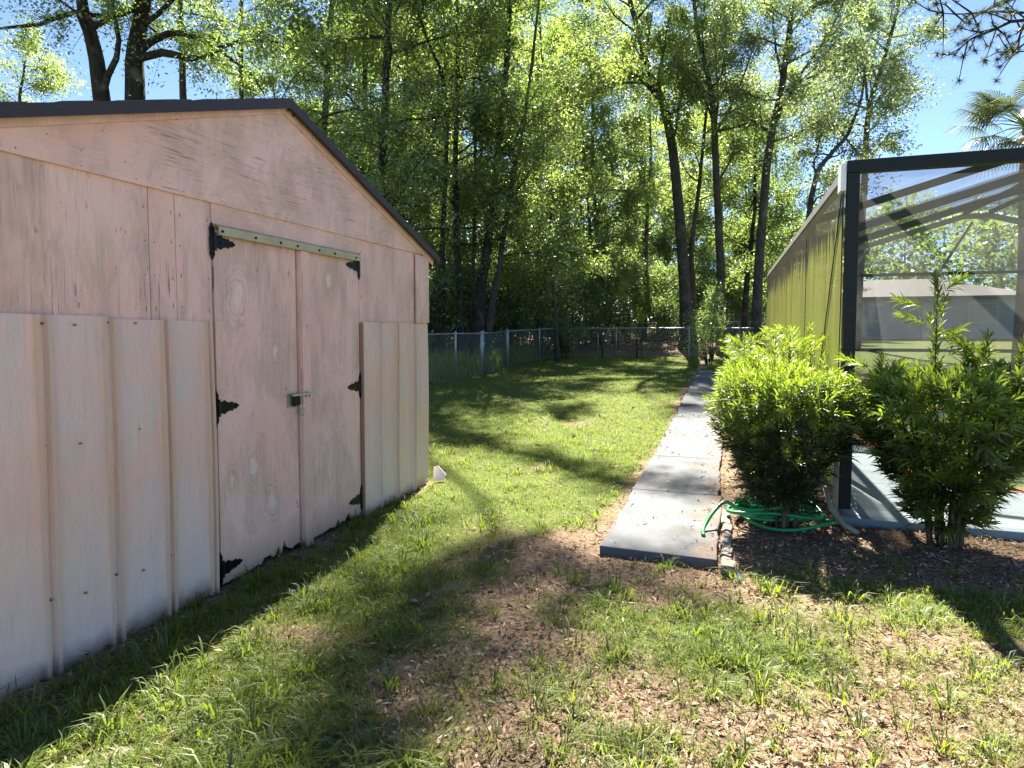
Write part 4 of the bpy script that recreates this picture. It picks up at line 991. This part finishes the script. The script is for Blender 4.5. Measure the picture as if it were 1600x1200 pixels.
# ------------------------------------------------------------------ podocarpus hedge
def podocarpus(name, label, loc, hw, hd, height, shoots, leaf, seed, leaders, group=None, zb=.14, neck=.34, lit_tone=0.0):
    r = np.random.default_rng(seed); root = empty(name, loc, label, 'shrub', group)
    P = []; Dd = []; Ln = []; tone = []; LL = []
    n = shoots
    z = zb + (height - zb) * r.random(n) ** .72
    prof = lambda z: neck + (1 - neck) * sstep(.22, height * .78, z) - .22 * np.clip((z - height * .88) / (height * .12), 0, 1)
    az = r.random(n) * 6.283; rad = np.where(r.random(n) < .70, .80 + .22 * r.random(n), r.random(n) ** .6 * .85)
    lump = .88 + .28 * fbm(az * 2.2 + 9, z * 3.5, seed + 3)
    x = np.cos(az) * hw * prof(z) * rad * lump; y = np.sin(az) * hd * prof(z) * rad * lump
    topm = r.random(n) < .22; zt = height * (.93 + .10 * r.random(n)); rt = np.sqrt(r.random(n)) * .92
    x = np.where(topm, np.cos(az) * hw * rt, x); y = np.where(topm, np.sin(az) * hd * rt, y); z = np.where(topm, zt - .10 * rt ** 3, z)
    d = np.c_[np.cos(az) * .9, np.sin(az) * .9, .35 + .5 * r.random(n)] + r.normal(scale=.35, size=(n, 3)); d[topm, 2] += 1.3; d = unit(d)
    new = np.clip(sstep(height * .62, height * .98, z + r.normal(scale=.10, size=n)) * .95 + np.where(r.random(n) < .07, .55, 0) * (rad > .8), 0, 1)  # real pale new growth on top; low shoots darkened to stand for shade
    new = np.clip(new + lit_tone * r.random(n), 0, 1)  # offset paints more shoots as if sunlit
    P.append(np.c_[x, y, z]); Dd.append(d); tone.append(new); LL.append(np.full(n, .085) + .05 * r.random(n))
    for (lx, ly, lz0, lz1) in leaders:            # upright leaders with side sprigs
        m = int((lz1 - lz0) / .07) + 2
        zz = np.linspace(lz0, lz1 - .05, m); P.append(np.c_[lx + r.normal(scale=.012, size=m), ly + r.normal(scale=.012, size=m), zz]); Dd.append(unit(np.c_[r.normal(scale=.15, size=m), r.normal(scale=.15, size=m), np.ones(m)])); tone.append(.55 + .4 * r.random(m)); LL.append(np.full(m, .09))
        if lz1 - lz0 > .3:
            for q in range(5):
                a = r.random() * 6.283; zq = lz0 + (lz1 - lz0) * (.3 + .14 * q); ln = .16
                for e in (.5, 1.0): P.append(np.array([[lx + math.cos(a) * ln * e, ly + math.sin(a) * ln * e * .6, zq + .05 * e]])); Dd.append(unit(np.array([[math.cos(a), math.sin(a) * .5, .45]]))); tone.append(np.array([.9])); LL.append(np.array([.09]))
    P = np.vstack(P); Dd = np.vstack(Dd); tone = np.concatenate(tone); LL = np.concatenate(LL); n = len(P)
    K = 17
    t = np.tile(np.linspace(.08, 1, K), (n, 1)); a = np.arange(K)[None] * 2.4 + r.random((n, 1)) * 6.28
    u = unit(np.cross(Dd, r.normal(size=(n, 3)))); v = np.cross(Dd, u)
    org = P[:, None] + Dd[:, None] * (t * LL[:, None])[..., None]
    side = u[:, None] * np.cos(a)[..., None] + v[:, None] * np.sin(a)[..., None]
    op = (.95 - .55 * t)[..., None]
    ld = side * op + Dd[:, None] * (1 - op * .55); ld = ld / np.linalg.norm(ld, axis=2, keepdims=True)
    wd = np.cross(ld, Dd[:, None]); wd = wd / np.maximum(1e-6, np.linalg.norm(wd, axis=2, keepdims=True))
    l = leaf * (.65 + .5 * r.random((n, K)))[..., None]; hwid = .0056 * (leaf / .08)
    sag = np.array([0, 0, -1.0]) * l * .13
    V = np.stack([org - wd * hwid * .5, org + wd * hwid * .5, org + ld * l * .55 + wd * hwid, org + ld * l * .55 - wd * hwid, org + ld * l + sag], axis=2).reshape(-1, 3)
    V[:, 2] = np.maximum(V[:, 2], .02)
    nl = n * K; b = np.arange(nl)[:, None] * 5
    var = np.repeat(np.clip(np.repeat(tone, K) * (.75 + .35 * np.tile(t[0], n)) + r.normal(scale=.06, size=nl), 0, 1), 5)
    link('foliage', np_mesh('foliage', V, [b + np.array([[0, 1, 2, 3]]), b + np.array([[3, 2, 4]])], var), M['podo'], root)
    st = MB()
    for q in range(11):
        a_ = q * 2.4; rr = .05 + .04 * r.random(); e = .55 + .3 * r.random()
        st.tube([(math.cos(a_) * rr, math.sin(a_) * rr, -.05), (math.cos(a_) * (rr + .05), math.sin(a_) * (rr + .05), height * .3), (math.cos(a_) * hw * e * .8, math.sin(a_) * hd * e * .8, height * .85)], [.017, .014, .005], 6, cap=False)
    for (lx, ly, lz0, lz1) in leaders: st.tube([(lx * .6, ly * .6, height * .5), (lx, ly, lz0), (lx, ly, lz1)], [.007, .006, .003], 5, cap=False)
    st.build('stem', M['bark3'], root)
    return root
Gp = 'podocarpus hedge plants along the enclosure'
podocarpus('podocarpus_shrub', 'vase shaped podocarpus shrub beside the path with the green hose under it', (.42, 5.18, 0.0), .45, .44, 1.09, 1250, .074, 3, [(-.18, .05, 1.0, 1.27), (.05, -.1, 1.0, 1.20), (.30, .1, 1.0, 1.22), (-.05, .3, 1.0, 1.34), (.24, -.2, .95, 1.14)], Gp, .14, .34, lit_tone=.16)
podocarpus('podocarpus_shrub', 'broad podocarpus shrub with a tall leader in front of the enclosure corner', (1.47, 5.14, 0.0), .48, .42, 1.10, 880, .10, 5, [(-.06, .12, 1.05, 1.86), (.22, .1, 1.05, 1.42), (.36, -.1, 1.0, 1.38), (-.42, .0, .95, 1.25), (.1, .0, 1.1, 1.35)], Gp, neck=.36, lit_tone=.95)
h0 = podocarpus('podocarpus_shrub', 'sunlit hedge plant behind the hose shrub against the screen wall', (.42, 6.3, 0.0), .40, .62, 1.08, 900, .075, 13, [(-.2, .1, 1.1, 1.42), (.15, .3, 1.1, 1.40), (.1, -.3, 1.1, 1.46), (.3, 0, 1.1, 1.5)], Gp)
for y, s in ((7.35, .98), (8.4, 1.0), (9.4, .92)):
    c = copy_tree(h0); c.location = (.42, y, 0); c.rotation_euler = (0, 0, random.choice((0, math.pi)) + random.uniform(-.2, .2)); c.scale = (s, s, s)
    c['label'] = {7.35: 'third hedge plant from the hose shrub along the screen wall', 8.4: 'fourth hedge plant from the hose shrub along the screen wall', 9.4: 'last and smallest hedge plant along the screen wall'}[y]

# ------------------------------------------------------------------ hose, pipe, scraps
hs = []; turns = 5
for i in range(turns * 26):
    t = i / 26; a = t * 6.283; rr = .255 + .05 * math.sin(t * 2.3) + .02 * math.sin(a * 3 + t)
    hs.append((.40 + .06 * math.sin(t * 1.7) + rr * 1.12 * math.cos(a), 5.32 + .05 * math.cos(t * 2.9) + rr * .8 * math.sin(a), .03 + .022 * t + .02 * math.sin(a * 2 + t * 3)))
end = [(.16, 5.02, .16), (.02, 4.98, .22), (-.06, 4.86, .18), (-.12, 4.74, .105), (-.135, 4.66, .076), (-.125, 4.58, .073)]
hose = MB().tube(hs, .014, 8).build('hose_coil', M['hose'], None, smooth=True)
root = empty('garden_hose', (.40, 5.3, 0), 'green garden hose coiled under the shrub with its end on the path', 'hose')
hose.parent = root; hose.location = (-.40, -5.3, 0)
o = MB().tube(smooth_path([hs[-1], (hs[-1][0] - .12, hs[-1][1] - .15, .2)] + end, 30), .014, 8).build('hose_end', M['hose'], root, smooth=True); o.location = (-.40, -5.3, 0)
pv = empty('drain_pipe', (.84, 5.40, 0), 'pale plastic drain pipe at the foot of the corner post', 'pipe')
MB().tube([(-.02, .02, 0), (-.02, .02, .55)], .022, 10).build('upright', M['pvc'], pv, smooth=True)
MB().tube([(-.10, .0, .3), (-.06, -.06, .14), (.02, -.16, .045), (.10, -.24, .02)], .02, 10).build('elbow', M['pvc'], pv, smooth=True)
# rough edging pieces along the path's right side
for i in range(7):
    yy = 4.20 + i * .19; h = random.uniform(.04, .065)
    e = MB().prism([(-.035, 0), (.035, 0), (.033, h), (-.02, h + .012), (-.035, h)], 'y', -.095, .09).build('edging_stone', M['edging'], None, bevel=.005)
    e.location = (.025 + random.uniform(-.008, .008), yy, -.01); e.rotation_euler = (0, 0, random.uniform(-.1, .1)); tag(e, 'rough stone in the edging row beside the path end', 'stone', 'edging stones beside the path')
e = MB().box(-.045, .045, -.06, .06, 0, .08).build('concrete_block', M['edging'], None, bevel=.012); e.location = (.035, 4.10, -.01); tag(e, 'small pale concrete block at the front corner of the path', 'block')
e = MB().prism([(0, 0), (.09, .01), (.13, .06), (.04, .15), (0, .14)], 'y', 0, .012).build('plastic_scrap', M['white'], None); e.location = (XW + .03, 5.70, .01); e.rotation_euler = (R(-12), 0, R(14)); tag(e, 'white plastic scrap leaning at the far corner of the shed', 'scrap')
e = MB().prism([(-.035, 0), (.03, .0), (.025, .035), (.0, .05), (-.02, .02)], 'y', 0, .006).build('paper_scrap', M['white'], None); e.location = (.10, 3.97, .01); e.rotation_euler = (R(-35), 0, R(20)); tag(e, 'crumpled white scrap lying by the concrete block', 'litter')

# ------------------------------------------------------------------ palm and pine on the right
def fan_palm(loc, H):
    root = empty('cabbage_palm', loc, 'cabbage palm with drooping fan leaves beyond the enclosure roof', 'palm')
    MB().tube([(0, 0, -.2), (.05, 0, H * .4), (0, .1, H * .8), (.05, .05, H)], [.2, .17, .16, .18], 10).build('trunk', M['bark3'], root, smooth=True)
    for i in range(40):
        az = i * 2.4 + random.uniform(-.2, .2); el = random.uniform(-.5, 1.15); pl = random.uniform(.9, 1.3)
        d = np.array([math.cos(az) * math.cos(el), math.sin(az) * math.cos(el), math.sin(el)]); c = d * pl
        mb = MB().tube([(0, 0, 0), tuple(d * pl * .5 + np.array([0, 0, .08])), tuple(c)], [.018, .014, .01], 5)
        V = list(mb.v); s = unit(np.cross(d, [0, 0, 1.0])[None])[0]; nrm = np.cross(s, d); K = 30; V2 = []; F2 = []; var = []
        for k in range(K):
            th = (k / (K - 1) - .5) * 3.9; ln = random.uniform(.8, 1.0) * (1.0 - .25 * abs(th) / 2); dd = d * math.cos(th) + s * math.sin(th); dd = dd - nrm * .12 * abs(th)
            wv = unit(np.cross(dd, nrm)[None])[0] * .017; p1 = c + dd * ln * .6; p2 = c + dd * ln + np.array([0, 0, -.28 * ln])
            b = len(V2); V2 += [c - wv * .4, c + wv * .4, p1 + wv, p1 - wv, p2]; F2.append((b, b + 1, b + 2, b + 3)); var += [random.random()] * 5
        F3 = np.array([(q[3], q[2], q[3] + 1) for q in F2])
        fr = link('frond', np_mesh('frond', np.array(V2), [np.array(F2), F3], var), M['palm'], root, (0, 0, H))
        mb.build('stalk', M['tallgrass'], fr)
    return root
pp = at(1608, 198, 21.5); fan_palm((pp[0], 21.5, float(ter(pp[0], 21.5))), pp[2] - float(ter(pp[0], 21.5)))
# pine: trunk out to the right, boughs reaching into view
pine = empty('pine_tree', (7.6, 9.6 + 8, 0), 'pine tree with bare crooked boughs and needle tufts against the sky', 'tree')
pb = np.array([7.6, 17.6, 0.])
pm = MB(); pm.tube([(0, 0, -.1), (.1, 0, 4), (-.05, .1, 9), (.1, 0, 15)], [.24, .2, .16, .07], 10)
need = []; ntone = []
def tuft(p, n=70, L=.17):
    d = rng.normal(size=(n, 3)); d[:, 2] -= .25; d = unit(d); need.append((np.repeat(p[None], n, 0), d, L * (.7 + .5 * rng.random(n))))
def bough(pts, r, tw, seed):
    rr = random.Random(seed); p = smooth_path(pts, 12); pm.tube(p - pb, [r * (1 - .75 * i / 11) for i in range(12)], 6, cap=False)
    for i in range(tw):
        q = rr.uniform(.25, 1); k = min(10, int(q * 11)); s = p[k]; dd = unit((p[k + 1] - p[k])[None])[0]
        d = dd * .5 + np.array([rr.gauss(0, .6), rr.gauss(0, .5), rr.gauss(-.15, .6)]); d = d / np.linalg.norm(d) * rr.uniform(.35, .9)
        m = s + d * .5 + np.array([0, 0, rr.uniform(-.1, .1)]); e = s + d
        pm.tube(np.array([s, m, e]) - pb, [.02, .013, .008], 4, cap=False)
        tuft(e)
        if rr.random() < .6: tuft(m + np.array([0, 0, .04]), 40, .14)
    tuft(p[-1])
PY = 16.5
bough([np.array([7.6, 17.6, 9.0]), at(1660, 40, PY), at(1595, 30, PY - .3), at(1545, 50, PY - .5), at(1515, 62, PY - .6), at(1492, 85, PY - .7)], .05, 20, 1)
bough([at(1600, 20, PY), at(1555, 18, PY), at(1500, 22, PY - .2), at(1465, 20, PY - .3)], .03, 13, 2)
bough([at(1640, 10, PY), at(1598, 45, PY), at(1590, 75, PY), at(1575, 83, PY)], .035, 7, 3)
bough([np.array([7.6, 17.6, 8.2]), at(1650, 82, PY), at(1600, 80, PY), at(1565, 85, PY)], .03, 5, 4)
for i in range(9):
    az = i * 2.4; z = 8.5 + i * .7; l = 2.6 - i * .15
    s = pb + np.array([0, 0, z]); bough([s, s + np.array([math.cos(az) * l * .5, math.sin(az) * l * .5, .3]), s + np.array([math.cos(az) * l, math.sin(az) * l, .2])], .04, 12, 10 + i)
pm.build('trunk', M['bark1'], pine, smooth=True).location = (0, 0, 0)
p0 = np.vstack([a for a, _, _ in need]); dd = np.vstack([b for _, b, _ in need]); ln = np.concatenate([c for _, _, c in need])
s = unit(np.cross(dd, rng.normal(size=dd.shape))) * .0045; n = len(p0)
V = np.stack([p0 - s - pb, p0 + s - pb, p0 + dd * ln[:, None] - pb], axis=1).reshape(-1, 3)
link('needles', np_mesh('needles', V, [np.arange(n * 3).reshape(n, 3)], np.repeat(rng.random(n), 3)), M['pine'], pine)

# ------------------------------------------------------------------ grass and dead leaves
def sample_ground(n, ymin, ymax, power=1.0):
    """points in the visible wedge, denser near the camera"""
    u = rng.random(n); Y = ymin * (ymax / ymin) ** (u ** power)
    px = rng.uniform(-260, 2150, n); d = (FW[None] + RT[None] * ((px - CXp) / F)[:, None]); X = d[:, 0] / d[:, 1] * Y
    return X, Y
def blades(name, X, Y, h, wd, bend, tone, label, mat, splay=None):
    n = len(X); Z = ter(X, Y) - .004
    az = rng.random(n) * 6.283 if splay is None else splay
    lean = np.c_[np.cos(az), np.sin(az), np.zeros(n)]; sd = np.c_[-np.sin(az), np.cos(az), np.zeros(n)] * (wd / 2)[:, None]
    p0 = np.c_[X, Y, Z]; up = np.array([0, 0, 1.0])
    p1 = p0 + up * (h * .62)[:, None] + lean * (h * bend * .35)[:, None]
    p2 = p0 + up * (h * (1 - .35 * bend))[:, None] + lean * (h * bend)[:, None]
    V = np.stack([p0 - sd, p0 + sd, p1 + sd * .8, p1 - sd * .8, p2], axis=1).reshape(-1, 3)
    b = np.arange(n)[:, None] * 5
    me = np_mesh(name, V, [b + np.array([[0, 1, 2, 3]]), b + np.array([[3, 2, 4]])], np.repeat(np.clip(tone, 0, 1), 5))
    return tag(link(name, me, mat), label, 'grass', kind='stuff')
# short lawn blades
X, Y = sample_ground(660000, 1.2, 28.0, .92)
dn = gdens(X, Y); clump = fbm(X * 7, Y * 7, 77, 2)
ok = (~blocked(X, Y)) & (rng.random(len(X)) < np.clip((dn - .18) * 1.6, 0, 1) * np.clip((clump - .22) * 3.2, .08, 1)) & (X < 6) & ~((X > -.02) & (Y > 5.0) & (Y < 20))
X, Y = X[ok], Y[ok]; dn = dn[ok]
far = np.clip(Y / 6, .75, 4.2)
h = (.016 + .050 * rng.random(len(X)) ** 2.0) * (.75 + .5 * dn) * np.clip(far, .9, 1.15)
blades('lawn_grass', X, Y, h, .0036 * far * (.7 + .6 * rng.random(len(X))), .35 + 1.0 * rng.random(len(X)), .15 + .5 * fbm(X * 1.7, Y * 1.7, 5) + .4 * rng.random(len(X)) - .1, 'short bright green blades of the lawn', M['grass'])
# coarse tufts of crabgrass
TX, TY = sample_ground(5400, 1.25, 11.0, 1.0)
dn = gdens(TX, TY); ok = (~blocked(TX, TY)) & (rng.random(len(TX)) < np.clip(dn * 1.1 + .02, .12, 1)) & ~((TX > -.02) & (TY > 4.7)); TX, TY = TX[ok], TY[ok]
# weeds hugging the shed foot
m = 70; TX = np.r_[TX, XW + .04 + .16 * rng.random(m)]; TY = np.r_[TY, rng.uniform(1.5, 5.6, m)]
k = 20; sz = .35 + .95 * rng.random(len(TX)) ** 2.6
az = rng.random((len(TX), k)) * 6.283; rr = np.abs(rng.normal(scale=.034, size=(len(TX), k))) * sz[:, None]
X = (TX[:, None] + np.cos(az) * rr).ravel(); Y = (TY[:, None] + np.sin(az) * rr).ravel(); S = np.repeat(sz, k)
tone = np.repeat(rng.random(len(TX)), k) * .6 + rng.random(len(X)) * .4
blades('coarse_grass', X, Y, (.05 + .075 * rng.random(len(X))) * S, (.0042 + .0035 * rng.random(len(X))) * np.clip(S, .7, 1.3), .5 + .9 * rng.random(len(X)), tone, 'scattered coarse tufts of broad bladed grass', M['grass'], (az + rng.normal(scale=1.1, size=az.shape)).ravel())
# tall grass behind the left fence
X = rng.uniform(-12.5, -6.3, 9000); Y = rng.uniform(13.5, 24.5, 9000)
fx = np.interp(Y, [11, 12.6, 15.4, 17.4, 21, 26], [gx_(430, 11)[0], p_a[0], gx_(693, 15.4)[0], p_b[0], p_c[0], p_d[0]])
ok = (X < fx - .1) & (X > fx - 3.4) & (fbm(X * 1.2, Y * 1.2, 19) > .36); X, Y = X[ok], Y[ok]
blades('tall_grass', X, Y, .35 + .65 * rng.random(len(X)), .016 + .012 * rng.random(len(X)), .2 + .6 * rng.random(len(X)), rng.random(len(X)), 'tall green grass growing wild behind the left fence', M['tallgrass'])
# dry leaves
X, Y = sample_ground(240000, 1.2, 16.0, .95)
x2, y2 = rng.uniform(-.1, 3.2, 9000), rng.uniform(3.6, 5.42, 9000); X = np.r_[X, x2]; Y = np.r_[Y, y2]
x2, y2 = rng.uniform(-7, 2, 9000), rng.uniform(28.2, 32.5, 9000); X = np.r_[X, x2]; Y = np.r_[Y, y2]
dn = gdens(X, Y)
pth = (X > PX0) & (X < PX1) & (Y > 4.2) & (Y < 20)
pl_ = rng.random(len(X)) < np.clip(1.0 - dn * 1.0, .14, 1) * np.where(Y > 6, .6, .85)
ok = (~blocked(X, Y) & pl_) | (pth & (rng.random(len(X)) < .03 + .09 * (X > -.24) + .06 * (X < PX0 + .08)))
X, Y = X[ok], Y[ok]; n = len(X); pth = pth[ok]
Z = ter(X, Y) + .006 + .02 * rng.random(n) ** 2 + np.where(pth, .060, 0)
L = (.006 + .024 * rng.random(n) ** 2.4) * np.clip(Y / 5, .9, 2.2); W = L * (.16 + .22 * rng.random(n))
az = rng.random(n) * 6.283; tl = rng.normal(scale=.38, size=n); rl = rng.normal(scale=.6, size=n)
d = np.c_[np.cos(az) * np.cos(tl), np.sin(az) * np.cos(tl), np.sin(tl)]; s = np.c_[-np.sin(az) * np.cos(rl), np.cos(az) * np.cos(rl), np.sin(rl)]
p = np.c_[X, Y, Z]
V = np.stack([p - d * L[:, None], p + s * W[:, None] + [0, 0, .004], p + d * L[:, None], p - s * W[:, None] + [0, 0, .004]], axis=1).reshape(-1, 3)
lm = np_mesh('dry_leaves', V, [np.arange(n * 4).reshape(n, 4)], np.repeat(np.clip(rng.normal(.52, .24, n), 0, 1), 4))
tag(link('dry_leaves', lm, M['litter']), 'dry brown leaves strewn over the soil and lawn', 'leaf litter', kind='stuff')
print('TRIS_COUNT', sum(sum(len(p.vertices) - 2 for p in m.polygons) if len(m.polygons) < 3000 else len(m.polygons) * 2 for m in bpy.data.meshes))
